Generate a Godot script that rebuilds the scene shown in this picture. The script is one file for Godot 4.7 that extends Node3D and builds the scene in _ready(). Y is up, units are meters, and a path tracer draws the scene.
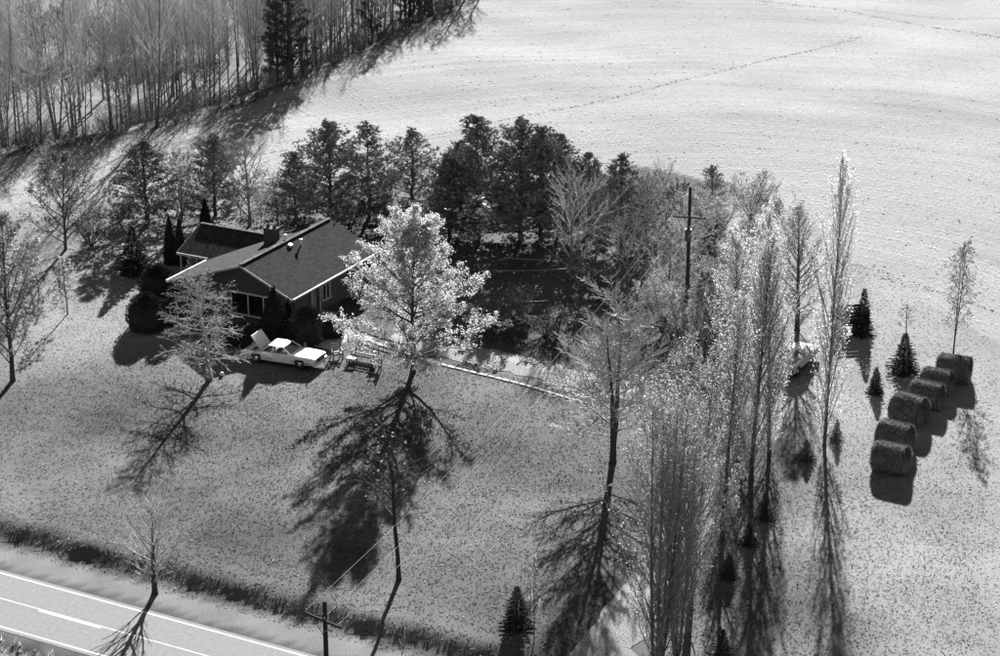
extends Node3D
# A country house among trees beside a road, seen from a low aeroplane on a sunny late autumn afternoon.
# Black-and-white photograph, so every colour is a neutral grey. Units are metres, y is up.

# ---------------------------------------------------------------- mesh building
class Geo:
	var v := PackedVector3Array()
	var n := PackedVector3Array()
	var c := PackedColorArray()
	var t := PackedInt32Array()

	func empty() -> bool:
		return t.is_empty()

	func point(p: Vector3, m: Vector3, col: Color) -> int:
		v.append(p); n.append(m); c.append(col)
		return v.size() - 1

	func tri(a: int, b: int, d: int) -> void:
		t.append(a); t.append(b); t.append(d)

	# flat polygon (fan) whose front shows along m
	func face(pts: Array, m: Vector3, col: Color) -> void:
		var k: int = pts.size()
		var cr: Vector3 = (pts[1] - pts[0]).cross(pts[2] - pts[0])
		var nn := cr.normalized()
		var turn := cr.dot(m) > 0.0
		if not turn:
			nn = -nn
		var s := v.size()
		for p in pts:
			v.append(p); n.append(nn); c.append(col)
		for i in range(1, k - 1):
			if turn:
				tri(s, s + i + 1, s + i)
			else:
				tri(s, s + i, s + i + 1)

	# box with chamfered edges, axes given by b
	func box(o: Vector3, size: Vector3, col: Color, b := Basis.IDENTITY, ch := 0.0) -> void:
		var h := size * 0.5
		ch = minf(ch, minf(h.x, minf(h.y, h.z)) * 0.6)
		var e := [b.x * h.x, b.y * h.y, b.z * h.z]
		var u := [b.x * ch, b.y * ch, b.z * ch]
		for ax in 3:
			var a1: int = (ax + 1) % 3
			var a2: int = (ax + 2) % 3
			for s in [-1.0, 1.0]:
				var m: Vector3 = e[ax] * s
				var p1: Vector3 = e[a1] - u[a1]
				var p2: Vector3 = e[a2] - u[a2]
				face([o + m - p1 - p2, o + m + p1 - p2, o + m + p1 + p2, o + m - p1 + p2], m, col)
		if ch > 0.0:
			for ax in 3:
				var a1: int = (ax + 1) % 3
				var a2: int = (ax + 2) % 3
				var q: Vector3 = e[ax] - u[ax]
				for s in [-1.0, 1.0]:
					for w in [-1.0, 1.0]:
						var pa: Vector3 = o + e[a1] * s + (e[a2] - u[a2]) * w
						var pb: Vector3 = o + (e[a1] - u[a1]) * s + e[a2] * w
						face([pa - q, pa + q, pb + q, pb - q], e[a1] * s + e[a2] * w, col)
			for sx in [-1.0, 1.0]:
				for sy in [-1.0, 1.0]:
					for sz in [-1.0, 1.0]:
						var k: Vector3 = e[0] * sx + e[1] * sy + e[2] * sz
						face([o + k - u[1] * sy - u[2] * sz, o + k - u[0] * sx - u[2] * sz, o + k - u[0] * sx - u[1] * sy], k, col)

	# board from p to q, w wide across and h high
	func beam(p: Vector3, q: Vector3, w: float, h: float, col: Color, ch := 0.0) -> void:
		var x := (q - p).normalized()
		var up := Vector3.UP if absf(x.y) < 0.95 else Vector3.RIGHT
		var z := x.cross(up).normalized()
		box((p + q) * 0.5, Vector3(p.distance_to(q), h, w), col, Basis(x, z.cross(x).normalized(), z), ch)

	# slab hanging th below a flat polygon
	func slab(pts: Array, th: float, col: Color) -> void:
		var mid := Vector3.ZERO
		for p in pts:
			mid += p
		mid /= pts.size()
		var low := []
		for p in pts:
			low.append(p - Vector3(0, th, 0))
		face(pts, Vector3.UP, col)
		face(low, Vector3.DOWN, col)
		for i in pts.size():
			var j: int = (i + 1) % pts.size()
			face([pts[i], pts[j], low[j], low[i]], (pts[i] + pts[j]) * 0.5 - mid, col)

	# tapered tube through points
	func tube(pts: PackedVector3Array, rad: PackedFloat32Array, sides: int, col: Color, cap := false) -> void:
		var k := pts.size()
		var u := Vector3.ZERO
		var first := v.size()
		for i in k:
			var d: Vector3 = (pts[mini(i + 1, k - 1)] - pts[maxi(i - 1, 0)]).normalized()
			if i == 0:
				u = d.cross(Vector3.RIGHT if absf(d.x) < 0.8 else Vector3.FORWARD).normalized()
			else:
				u = (u - d * u.dot(d)).normalized()
			var w := d.cross(u)
			for s in sides:
				var a := TAU * s / sides
				var m := u * cos(a) + w * sin(a)
				v.append(pts[i] + m * rad[i]); n.append(m); c.append(col)
		for i in k - 1:
			for s in sides:
				var a := first + i * sides + s
				var b := first + i * sides + (s + 1) % sides
				t.append(a); t.append(a + sides); t.append(b)
				t.append(b); t.append(a + sides); t.append(b + sides)
		if cap:
			for e in [0, k - 1]:
				var ring := []
				for s in sides:
					ring.append(v[first + e * sides + s])
				face(ring, pts[e] - pts[1 if e == 0 else k - 2], col)

	# smooth skin over rows of points, rows closed into loops when closed; mids are the loop centres
	func skin(rows: Array, closed: bool, col: Color, mids := []) -> void:
		var first := v.size()
		var k: int = rows[0].size()
		for i in rows.size():
			for j in k:
				var du: Vector3 = rows[mini(i + 1, rows.size() - 1)][j] - rows[maxi(i - 1, 0)][j]
				var dv: Vector3 = rows[i][(j + 1) % k if closed else mini(j + 1, k - 1)] - rows[i][(j + k - 1) % k if closed else maxi(j - 1, 0)]
				var m := du.cross(dv).normalized()
				if m == Vector3.ZERO:
					m = Vector3.UP
				var out: Vector3 = rows[i][j] - mids[i] if mids else Vector3.UP
				if m.dot(out) < 0.0:
					m = -m
				v.append(rows[i][j]); n.append(m); c.append(col)
		for i in rows.size() - 1:
			for j in (k if closed else k - 1):
				var a := first + i * k + j
				var b := first + i * k + (j + 1) % k
				quad_by_normal(a, b, b + k, a + k)

	func quad_by_normal(a: int, b: int, d: int, e: int) -> void:
		var cr := (v[b] - v[a]).cross(v[d] - v[a])
		if cr.dot(n[a] + n[b] + n[d] + n[e]) > 0.0:
			tri(a, d, b); tri(a, e, d)
		else:
			tri(a, b, d); tri(a, d, e)

	# solid of revolution round an axis; profile of (radius, along)
	func lathe(o: Vector3, axis: Vector3, prof: Array, sides: int, col: Color) -> void:
		var u := axis.cross(Vector3.RIGHT if absf(axis.x) < 0.8 else Vector3.FORWARD).normalized()
		var w := axis.cross(u)
		var rows := []
		var mids := []
		for p in prof:
			var r := []
			for s in sides:
				var a := TAU * s / sides
				r.append(o + axis * p.y + (u * cos(a) + w * sin(a)) * p.x)
			rows.append(r)
			mids.append(o + axis * (p.y * 0.5 + (prof[0].y + prof[-1].y) * 0.25))
		skin(rows, true, col, mids)

	# one leaf: a folded diamond
	func leaf(p: Vector3, d: Vector3, m: Vector3, l: float, w: float, col: Color) -> void:
		var s := d.cross(m).normalized() * w * 0.5
		var q := p + d * l
		var mid := p + d * l * 0.45
		var a := v.size()
		v.append(p); v.append(mid + s); v.append(q); v.append(mid - s)
		for i in 4:
			n.append(m); c.append(col)
		t.append(a); t.append(a + 2); t.append(a + 1)
		t.append(a); t.append(a + 3); t.append(a + 2)

	# one needle or blade: a thin triangle
	func blade(p: Vector3, q: Vector3, side: Vector3, m: Vector3, col: Color) -> void:
		var a := v.size()
		if side.cross(q - p).dot(m) > 0.0:
			side = -side
		m = (q - p).cross(side).normalized()
		v.append(p - side); v.append(p + side); v.append(q)
		for i in 3:
			n.append(m); c.append(col)
		t.append(a); t.append(a + 1); t.append(a + 2)

	func mesh(m: Material) -> ArrayMesh:
		var arr := []
		arr.resize(Mesh.ARRAY_MAX)
		arr[Mesh.ARRAY_VERTEX] = v
		arr[Mesh.ARRAY_NORMAL] = n
		arr[Mesh.ARRAY_COLOR] = c
		arr[Mesh.ARRAY_INDEX] = t
		var a := ArrayMesh.new()
		a.add_surface_from_arrays(Mesh.PRIMITIVE_TRIANGLES, arr)
		a.surface_set_material(0, m)
		return a

# ---------------------------------------------------------------- naming and placing
var taken := {}
var M := {}
var proto := {}

func numbered(called: String) -> String:
	taken[called] = taken.get(called, -1) + 1
	return called if taken[called] == 0 else "%s_%03d" % [called, taken[called]]

func grey(l: float) -> Color:            # linear grey, for vertex colours
	return Color(l, l, l)

func tag(o: Node3D, label: String, category: String, group := "") -> Node3D:
	o.set_meta("label", label)
	o.set_meta("category", category)
	if group:
		o.set_meta("group", group)
	return o

func part(parent: Node, called: String, g: Geo, m: Material) -> MeshInstance3D:
	var o := MeshInstance3D.new()
	o.name = called
	o.mesh = g.mesh(m)
	parent.add_child(o, true)
	return o

func thing(called: String, at: Vector3, turn: float, label: String, category: String, group := "") -> Node3D:
	var o := Node3D.new()
	o.name = numbered(called)
	add_child(o)
	o.position = at
	o.rotation.y = turn
	return tag(o, label, category, group)

func structure(called: String, g: Geo, m: Material) -> MeshInstance3D:
	var o := part(self, called, g, m)
	o.set_meta("kind", "structure")
	return o

func noise_tex(s: int, freq: float, lo: float, hi: float, oct := 4, size := 512) -> ImageTexture:
	var f := FastNoiseLite.new()
	f.seed = s
	f.frequency = freq
	f.fractal_octaves = oct
	f.noise_type = FastNoiseLite.TYPE_SIMPLEX_SMOOTH
	var im := f.get_seamless_image(size, size)
	im.convert(Image.FORMAT_RGB8)
	for y in size:
		for x in size:
			var k: float = lerpf(lo, hi, im.get_pixel(x, y).r)
			im.set_pixel(x, y, Color(k, k, k))
	return ImageTexture.create_from_image(im)

func mat(l: float, rough: float, tex: Texture2D = null, size := 1.0, back := 0.0) -> StandardMaterial3D:
	var m := StandardMaterial3D.new()
	m.albedo_color = Color(l, l, l).linear_to_srgb()
	m.roughness = rough
	m.vertex_color_use_as_albedo = true
	m.cull_mode = BaseMaterial3D.CULL_DISABLED
	m.metallic_specular = 0.3 if rough < 0.6 else 0.08
	if tex:
		m.albedo_texture = tex
		m.uv1_triplanar = true
		m.uv1_world_triplanar = true
		m.uv1_scale = Vector3.ONE / size
	if back > 0.0:
		m.backlight_enabled = true
		m.backlight = Color(back, back, back)
	return m

# ---------------------------------------------------------------- the lie of the land
const ROAD_DIR := Vector2(0.879, 0.477)
const ROAD_UP := Vector2(0.477, -0.879)      # across the road, away from the viewer
const ROAD_AT := Vector2(-29.6, 45.85)      # on the centre line
const LOW := -0.62                            # level of the road below the lawn
const ROWS_AT := Vector2(18.0, 2.0)        # the field was worked in rings round the back corner of the garden
var drive := PackedVector2Array()
var wood_edge := PackedVector2Array()
var lawn_edge := PackedVector2Array()
var land := FastNoiseLite.new()
var fine := FastNoiseLite.new()

func road_d(x: float, z: float) -> float:
	return (Vector2(x, z) - ROAD_AT).dot(ROAD_UP)

func line_y(line: PackedVector2Array, x: float) -> float:    # z of a polyline at x
	for i in line.size() - 1:
		if x <= line[i + 1].x or i == line.size() - 2:
			var a := line[i]
			var b := line[i + 1]
			return lerpf(a.y, b.y, (x - a.x) / (b.x - a.x))
	return 0.0

func drive_dist(p: Vector2) -> float:
	var best := 1e9
	for i in drive.size() - 1:
		best = minf(best, p.distance_to(Geometry2D.get_closest_point_to_segment(p, drive[i], drive[i + 1])))
	return best

func ground_y(x: float, z: float) -> float:
	var y := 0.0
	var d := road_d(x, z)
	if d < 18.0 and z > 20.0:
		var k := exp(-pow(drive_dist(Vector2(x, z)) / 3.5, 2.0)) if absf(x - 9.0) < 16.0 else 0.0
		var w := lerpf(2.1, 9.0, k) + 0.35 * land.get_noise_2d(x * 3.0, z * 3.0) * (1.0 - k)
		y = LOW * (1.0 - smoothstep(5.9, 5.9 + w, d))
		if d > 5.9 and d < 8.5:
			y += 0.12 * fine.get_noise_2d(x * 2.0, z * 2.0) * (1.0 - k)
		elif d < -3.7:
			y += 0.25 * smoothstep(-3.7, -7.0, d) * (0.5 + fine.get_noise_2d(x, z)) - 0.3 * smoothstep(-3.7, -4.6, d) * (1.0 - smoothstep(-4.6, -6.0, d))
	if z < -25.0:
		y -= 7.0 * smoothstep(0.5, 17.0, (line_y(wood_edge, x) - z) * 0.6)     # the wood stands on falling ground
		y += 0.8 * smoothstep(-30.0, -70.0, z) * (land.get_noise_2d(x * 0.45, z * 0.45) + 0.25) * (1.0 - smoothstep(-150.0, -400.0, z))
	return y

func on_ground(p: Vector3) -> Vector3:
	return Vector3(p.x, ground_y(p.x, p.z), p.z)

func in_wood(x: float, z: float) -> bool:
	return x < 2.0 and z < line_y(wood_edge, x)

func in_field(x: float, z: float) -> bool:
	return z < line_y(lawn_edge, x) and not in_wood(x, z)

# ---------------------------------------------------------------- trees and plants
var rng := RandomNumberGenerator.new()
var tip_p := PackedVector3Array()
var tip_d := PackedVector3Array()

func rv() -> Vector3:
	return Vector3(rng.randfn(), rng.randfn(), rng.randfn()).normalized()

func crown_shape(kind: String, t: float) -> float:
	match kind:
		"oval":
			return (0.55 + 0.6 * sin(PI * minf(t * 0.95 + 0.12, 1.0))) * (1.0 - 0.55 * pow(t, 3.0))
		"cone":
			return 1.05 - 0.85 * t
		"vase":
			return 0.9 - 0.35 * t
		"column":
			return (0.65 + 0.45 * sin(PI * t)) * (1.0 - 0.6 * pow(t, 4.0))
		"broad":
			return 1.0 - 0.6 * t * t
	return 1.0

# one branch and, along it, its side branches; wood holds one Geo for each level
func grow(wood: Array, s: Dictionary, p: Vector3, d: Vector3, len: float, r: float, lvl: int) -> void:
	var seg: int = s.seg[lvl]
	var pts := PackedVector3Array([p])
	var rad := PackedFloat32Array([r])
	var dirs := PackedVector3Array([d])
	var end_r: float = s.tip[lvl]
	for i in seg:
		d = (d + rv() * s.wob[lvl] + Vector3.UP * s.up[lvl]).normalized()
		p += d * len / seg
		pts.append(p); dirs.append(d)
		rad.append(lerpf(r, r * end_r, (i + 1.0) / seg))
	if lvl == 0:
		pts.insert(1, pts[0] + dirs[0] * minf(0.35, len * 0.04))
		rad.insert(1, r)
		dirs.insert(1, dirs[0])
		rad[0] *= 1.35
		pts[0].y -= 0.15
		seg += 1
	var g: Geo = wood[mini(lvl, wood.size() - 1)]
	var tone: float = s.bark * rng.randf_range(0.75, 1.25) * (1.0 if lvl == 0 else s.get("pale", 1.0))
	g.tube(pts, rad, [7, 5, 3, 3][lvl], grey(tone))
	if lvl >= s.n.size():
		for i in range(1, seg + 1):
			tip_p.append(pts[i]); tip_d.append(dirs[i])
		return
	var k: int = s.n[lvl]
	var az := rng.randf() * TAU
	for j in k:
		var tt := (j + rng.randf_range(0.1, 0.9)) / k
		var t: float = lerpf(s.t0[lvl], 1.0, tt)
		var at := minf(t * seg, seg - 0.001)
		var i := int(at)
		var q := pts[i].lerp(pts[i + 1], at - i)
		var bd := dirs[i + 1]
		az += 2.4 + rng.randf_range(-0.4, 0.4)
		var side := bd.cross(Vector3.RIGHT if absf(bd.x) < 0.8 else Vector3.FORWARD).normalized().rotated(bd, az)
		if lvl > 0:
			side = (side + Vector3(0, -side.y * 0.4, 0)).normalized()
		var ang := deg_to_rad(s.ang[lvl] * rng.randf_range(0.75, 1.25) * (1.0 - s.get("close", 0.25) * tt))
		var nd := (bd * cos(ang) + side * sin(ang)).normalized()
		var l: float = len * s.len[lvl] * rng.randf_range(0.7, 1.2)
		l *= crown_shape(s.shape, tt) if lvl == 0 else 1.0 - 0.45 * tt
		var lr: float = lerpf(rad[i], rad[i + 1], at - i)
		grow(wood, s, q, nd, l, maxf(minf(lr * 0.7, l * s.thick), s.get("least", 0.007)), lvl + 1)
	for i in range(maxi(1, seg - 1), seg + 1):
		if lvl > 0:
			tip_p.append(pts[i]); tip_d.append(dirs[i])

func make_tree(key: String, s: Dictionary, sd: int, leaves := {}) -> void:
	rng.seed = sd
	tip_p.clear(); tip_d.clear()
	var wood := [Geo.new(), Geo.new(), Geo.new()]
	var root := Node3D.new()
	for i in s.get("stems", 1):
		var lean := Vector3.ZERO
		if s.get("stems", 1) > 1:
			lean = Vector3(cos(i * 2.4 + sd), 0, sin(i * 2.4 + sd)) * s.lean
		grow(wood, s, lean * s.h * 0.05, (Vector3.UP + lean + rv() * s.get("tilt", 0.02)).normalized(), s.h * rng.randf_range(0.88, 1.0), s.r, 0)
	var bm: Material = M.bark
	part(root, "trunk", wood[0], bm)
	part(root, "branches", wood[1], bm)
	if not wood[2].empty():
		part(root, "twigs", wood[2], bm)
	if leaves:
		var g := Geo.new()
		for i in tip_p.size():
			if tip_p[i].y < s.h * leaves.get("from", 0.0):
				continue
			if rng.randf() > leaves.get("keep", 1.0):
				continue
			for k in leaves.n:
				var d := (tip_d[i] + rv() * 1.3).normalized()
				var m := rv()
				m = (m - d * m.dot(d)).normalized()
				var l: float = leaves.size * rng.randf_range(0.6, 1.3)
				g.leaf(tip_p[i] + rv() * leaves.spread * rng.randf(), d, m, l, l * 0.75, grey(leaves.tone * rng.randf_range(0.45, 1.2)))
		part(root, "leaves", g, M[leaves.get("mat", "leaf")])
	finish(key, root)

func finish(key: String, root: Node3D) -> void:       # keep the size for scaling
	var box := AABB()
	for c in root.get_children():
		box = box.merge((c as MeshInstance3D).mesh.get_aabb())
	root.set_meta("tall", box.end.y)
	root.set_meta("wide", (box.size.x + box.size.z) * 0.5)
	proto[key] = root

func make_pine(key: String, h: float, w: float, sd: int, tone: float, open := 0.0) -> void:
	rng.seed = sd
	var root := Node3D.new()
	var tr := Geo.new()
	var br := Geo.new()
	var nd := Geo.new()
	var pts := PackedVector3Array()
	var rad := PackedFloat32Array()
	for i in 9:
		var t := i / 8.0
		pts.append(Vector3(rng.randfn() * 0.05, h * t * 0.97 - (0.15 if i == 0 else 0.0), rng.randfn() * 0.05))
		rad.append(lerpf(h * 0.018, 0.015, t))
	tr.tube(pts, rad, 7, grey(0.12))
	var y := h * 0.07
	while y < h * 0.985:
		var t := y / h
		var k := rng.randi_range(5, 7)
		var az := rng.randf() * TAU
		for j in k:
			if rng.randf() < open * 0.5:
				continue
			az += TAU / k + rng.randf_range(-0.25, 0.25)
			var prof := 1.12 * pow(1.0 - t, 0.78)
			if t < 0.25:
				prof *= lerpf(0.8, 1.0, t / 0.25)
			var l := w * 0.5 * minf(prof, 1.0) * rng.randf_range(0.55, 1.2) * (1.0 + 0.25 * sin(az * 2.0 + y * 1.7 + sd))
			var d := Vector3(cos(az), lerpf(0.05, 0.9, t) + rng.randf_range(-0.12, 0.18), sin(az)).normalized()
			var p := Vector3(0, y + rng.randf_range(-0.12, 0.12), 0)
			var bp := PackedVector3Array([p])
			var brd := PackedFloat32Array([0.012 + l * 0.012])
			for s in 4:
				d = (d + rv() * 0.1 + Vector3.UP * 0.07).normalized()
				p += d * l / 4.0
				bp.append(p)
				brd.append(lerpf(brd[0], 0.006, (s + 1) / 4.0))
			br.tube(bp, brd, 3, grey(0.11))
			var count := int(6 + l * 15.0 * (1.0 - open * 0.45))
			for s in count:
				var a := lerpf(0.18, 1.0, sqrt(rng.randf())) * 3.99
				var q := bp[int(a)].lerp(bp[int(a) + 1], a - int(a))
				var off := rv()
				off.y = absf(off.y) * 0.5
				q += off * rng.randf() * (0.10 + 0.20 * l)
				tuft(nd, q, (d * 0.7 + off + Vector3.UP * 0.45).normalized(), 0.27 * (1.0 - 0.4 * t), 9, tone * rng.randf_range(0.6, 1.8))
		y += h * lerpf(0.058, 0.032, t)
	tuft(nd, Vector3(0, h * 0.97, 0), Vector3.UP, 0.35, 12, tone)
	part(root, "trunk", tr, M.bark)
	part(root, "branches", br, M.bark)
	part(root, "needles", nd, M.needle)
	finish(key, root)

func tuft(g: Geo, p: Vector3, d: Vector3, l: float, k: int, tone: float) -> void:
	for i in k:
		var e := (d + rv() * 0.8).normalized()
		var s := e.cross(rv()).normalized()
		g.blade(p, p + e * l * rng.randf_range(0.7, 1.2), s * 0.028, s.cross(e), grey(tone))

func make_spruce(key: String, h: float, w: float, sd: int, tone: float) -> void:
	rng.seed = sd
	var root := Node3D.new()
	var tr := Geo.new()
	var br := Geo.new()
	var nd := Geo.new()
	tr.tube(PackedVector3Array([Vector3(0, -0.1, 0), Vector3(0.02, h * 0.5, 0), Vector3(0, h * 0.97, 0)]), PackedFloat32Array([h * 0.022, h * 0.012, 0.008]), 6, grey(0.1))
	var y := h * 0.03
	while y < h * 0.97:
		var t := y / h
		var k := int(lerpf(13.0, 5.0, t))
		var az := rng.randf() * TAU
		for j in k:
			az += TAU / k + rng.randf_range(-0.2, 0.2)
			var l := maxf(w * 0.5 * (1.02 - t) * rng.randf_range(0.6, 1.15) * (1.0 + 0.15 * sin(az * 3.0 + y * 2.0 + sd)), 0.05)
			var d := Vector3(cos(az), lerpf(-0.18, 0.7, t * t), sin(az)).normalized()
			var p := Vector3(0, y, 0)
			var q := p + d * l + Vector3(0, l * 0.08, 0)
			br.tube(PackedVector3Array([p, q]), PackedFloat32Array([0.012, 0.004]), 3, grey(0.08))
			var count := int(8 + l * 34.0)
			for s in count:
				var a := lerpf(0.1, 1.0, sqrt(rng.randf()))
				var side := d.cross(Vector3.UP).normalized() * (1.0 if s % 2 == 0 else -1.0)
				var e := (d * 0.9 + side * rng.randf_range(0.2, 1.0) + Vector3(0, rng.randf_range(-0.35, 0.35), 0)).normalized()
				var b := p.lerp(q, a)
				var ln := (0.07 + 0.16 * (1.0 - a * 0.5)) * clampf(h / 3.0, 0.5, 1.3)
				var sd2 := e.cross(rv()).normalized()
				nd.blade(b, b + e * ln, sd2 * 0.022 * clampf(h / 3.0, 0.6, 1.3), sd2.cross(e), grey(tone * rng.randf_range(0.6, 1.4)))
		y += h * 0.036
	part(root, "trunk", tr, M.bark)
	part(root, "branches", br, M.bark)
	part(root, "needles", nd, M.needle)
	finish(key, root)

# clipped or dense shrub: sprays of small leaves over a closely grown inside
func make_shrub(key: String, size: Vector3, sd: int, tone: float, form: String) -> void:
	rng.seed = sd
	var root := Node3D.new()
	var f := FastNoiseLite.new()
	f.seed = sd
	f.frequency = 0.9
	var inner := Geo.new()
	var fol := Geo.new()
	var stem := Geo.new()
	stem.tube(PackedVector3Array([Vector3(0, -0.1, 0), Vector3(0, size.y * 0.5, 0)]), PackedFloat32Array([0.06, 0.03]), 5, grey(0.1))
	var rows := []
	var mids := []
	for i in 9:
		var t := i / 8.0
		var r := []
		for j in 12:
			r.append(shrub_skin(f, size, form, t, TAU * j / 12.0) * 0.86)
		rows.append(r)
		mids.append(Vector3(0, size.y * 0.4, 0))
	inner.skin(rows, true, grey(tone * 0.8), mids)
	var area := size.x * size.y * 3.0
	for i in int(area * 420.0):
		var t := rng.randf()
		if form != "cone" and rng.randf() < 0.3:
			t = 1.0 - rng.randf() * 0.4
		var az := rng.randf() * TAU
		var p := shrub_skin(f, size, form, t, az) * rng.randf_range(0.84, 1.0)
		var out := Vector3(cos(az) * size.y, size.y * (t - 0.3) if form != "cone" else size.y * 0.5, sin(az) * size.y).normalized()
		var d := (out + rv() * 0.6 + Vector3.UP * 0.4).normalized()
		var m := (out + rv() * 0.7)
		m = (m - d * m.dot(d)).normalized()
		fol.leaf(p, d, m, rng.randf_range(0.07, 0.17), 0.06, grey(tone * rng.randf_range(0.6, 1.5)))
	part(root, "stem", stem, M.bark)
	part(root, "inner_growth", inner, M.needle)
	part(root, "foliage", fol, M.needle)
	finish(key, root)

func shrub_skin(f: FastNoiseLite, size: Vector3, form: String, t: float, az: float) -> Vector3:
	var r := 0.0
	var y := t
	match form:
		"cone":
			r = (1.0 - pow(t, 1.7)) * (0.86 + 0.14 * minf(t * 6.0, 1.0))
		"round":
			var a := lerpf(-0.55, PI * 0.5, t)
			r = cos(a)
			y = (sin(a) + 0.52) / 1.52
		"hedge":
			r = pow(maxf(1.0 - pow(t, 4.0), 0.0), 0.3)
	var k := 1.0 + 0.22 * f.get_noise_3d(cos(az) * 1.3, y * size.y, sin(az) * 1.3)
	var sq := 1.0
	if form == "hedge":
		sq = 1.0 / pow(pow(absf(cos(az)), 4.0) + pow(absf(sin(az)), 4.0), 0.25)
	return Vector3(cos(az) * size.x * 0.5 * r * k * sq, y * size.y * lerpf(1.0, k, 0.6), sin(az) * size.z * 0.5 * r * k * sq)

# stand a copy of a plant: total height and width in metres
func plant(key: String, called: String, at: Vector3, tall: float, wide: float, turn: float, label: String, category := "tree", group := "") -> Node3D:
	var src: Node3D = proto[key]
	var o: Node3D = src.duplicate()
	o.name = numbered(called)
	add_child(o)
	o.position = on_ground(at)
	o.rotation.y = turn
	var sy: float = tall / src.get_meta("tall")
	var sx: float = wide / src.get_meta("wide") if wide > 0.0 else sy
	o.scale = Vector3(sx, sy, sx)
	o.remove_meta("tall")
	o.remove_meta("wide")
	return tag(o, label, category, group)

func make_plants() -> void:
	var wood_s := {h = 15.0, r = 0.12, n = [28, 9, 6], t0 = [0.34, 0.25, 0.15], ang = [42.0, 38.0, 35.0], len = [0.26, 0.42, 0.45], seg = [8, 5, 3, 2], wob = [0.03, 0.10, 0.18, 0.25], up = [0.03, 0.10, 0.06, 0.02], tip = [0.2, 0.3, 0.35, 0.5], thick = 0.016, bark = 0.2, pale = 2.5, shape = "oval", least = 0.013}
	make_tree("wood_a", wood_s, 11)
	var s := wood_s.duplicate()
	s.t0 = [0.5, 0.25, 0.15]; s.len = [0.2, 0.45, 0.45]; s.r = 0.11; s.n = [22, 7, 6]
	make_tree("wood_b", s, 12)
	s = wood_s.duplicate()
	s.t0 = [0.2, 0.2, 0.15]; s.n = [26, 7, 6]; s.len = [0.22, 0.45, 0.5]; s.r = 0.085; s.ang = [34.0, 36.0, 35.0]
	make_tree("wood_c", s, 13)
	s = wood_s.duplicate()
	s.stems = 2; s.lean = 0.16; s.t0 = [0.3, 0.25, 0.15]; s.r = 0.14; s.n = [17, 8, 6]; s.len = [0.32, 0.42, 0.45]
	make_tree("wood_twin", s, 14)
	s = wood_s.duplicate()
	s.stems = 4; s.lean = 0.22; s.t0 = [0.25, 0.25, 0.15]; s.r = 0.11; s.n = [12, 7, 6]; s.len = [0.3, 0.42, 0.45]; s.up = [0.05, 0.1, 0.06, 0.02]
	make_tree("wood_many", s, 15)
	# thin brush of the wood's edge
	s = {h = 3.0, r = 0.03, stems = 7, lean = 0.5, n = [7, 5], t0 = [0.2, 0.2], ang = [40.0, 40.0], len = [0.45, 0.5], seg = [4, 3, 2], wob = [0.12, 0.2, 0.25], up = [0.04, 0.04, 0.0], tip = [0.3, 0.4, 0.5], thick = 0.015, bark = 0.1, pale = 1.3, shape = "broad", least = 0.008}
	make_tree("brush", s, 16, {n = 1, size = 0.13, spread = 0.15, tone = 0.16, keep = 0.7})
	s.bark = 0.3; s.n = [9, 6]
	make_tree("pale_brush", s, 17, {n = 1, size = 0.10, spread = 0.1, tone = 0.35, keep = 0.35})
	# the bright maple: thick with pale leaves that the sun shines through
	s = {h = 13.0, r = 0.2, n = [44, 11, 6], t0 = [0.14, 0.2, 0.15], ang = [66.0, 42.0, 40.0], len = [0.44, 0.38, 0.38], seg = [8, 5, 3, 2], wob = [0.05, 0.10, 0.15, 0.2], up = [0.03, 0.09, 0.03, 0.0], tip = [0.15, 0.25, 0.4, 0.5], thick = 0.018, bark = 0.12, shape = "broad", close = 0.55}
	make_tree("maple", s, 23, {n = 9, size = 0.125, spread = 0.34, tone = 0.46, from = 0.14, mat = "bright_leaf"})
	# the low bare tree with pale tangled branches
	s = {h = 8.0, r = 0.2, n = [46, 11, 7], t0 = [0.26, 0.15, 0.1], ang = [98.0, 50.0, 50.0], len = [0.46, 0.42, 0.5], seg = [7, 6, 4, 2], wob = [0.06, 0.17, 0.3, 0.35], up = [0.02, 0.01, -0.02, 0.0], tip = [0.2, 0.25, 0.4, 0.5], thick = 0.016, bark = 0.3, pale = 1.5, shape = "broad", least = 0.012, close = 0.5}
	make_tree("oak", s, 31, {n = 1, size = 0.1, spread = 0.08, tone = 0.4, keep = 0.15})
	# fan-shaped bare trees with pale twigs
	s = {h = 8.0, r = 0.12, n = [26, 8, 6], t0 = [0.16, 0.2, 0.15], ang = [52.0, 36.0, 35.0], len = [0.5, 0.42, 0.45], seg = [7, 5, 3, 2], wob = [0.05, 0.08, 0.14, 0.2], up = [0.03, 0.09, 0.08, 0.04], tip = [0.2, 0.25, 0.4, 0.5], thick = 0.016, bark = 0.22, pale = 2.0, shape = "oval", least = 0.011}
	make_tree("fan", s, 41)
	make_tree("fan_leaf", s, 42, {n = 2, size = 0.15, spread = 0.15, tone = 0.3, keep = 0.6})
	s = s.duplicate(); s.bark = 0.14; s.pale = 1.2
	make_tree("dusk", s, 43, {n = 2, size = 0.14, spread = 0.16, tone = 0.14, keep = 0.8})
	# vase-shaped tree with a haze of fine twigs
	s = {h = 13.0, r = 0.16, stems = 2, lean = 0.08, n = [26, 12, 10], t0 = [0.27, 0.15, 0.1], ang = [56.0, 40.0, 38.0], len = [0.38, 0.42, 0.42], seg = [8, 6, 4, 2], wob = [0.04, 0.06, 0.1, 0.15], up = [0.02, 0.05, 0.05, 0.03], tip = [0.15, 0.25, 0.4, 0.5], thick = 0.014, bark = 0.09, pale = 6.0, shape = "vase", least = 0.02}
	make_tree("vase", s, 51)
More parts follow.
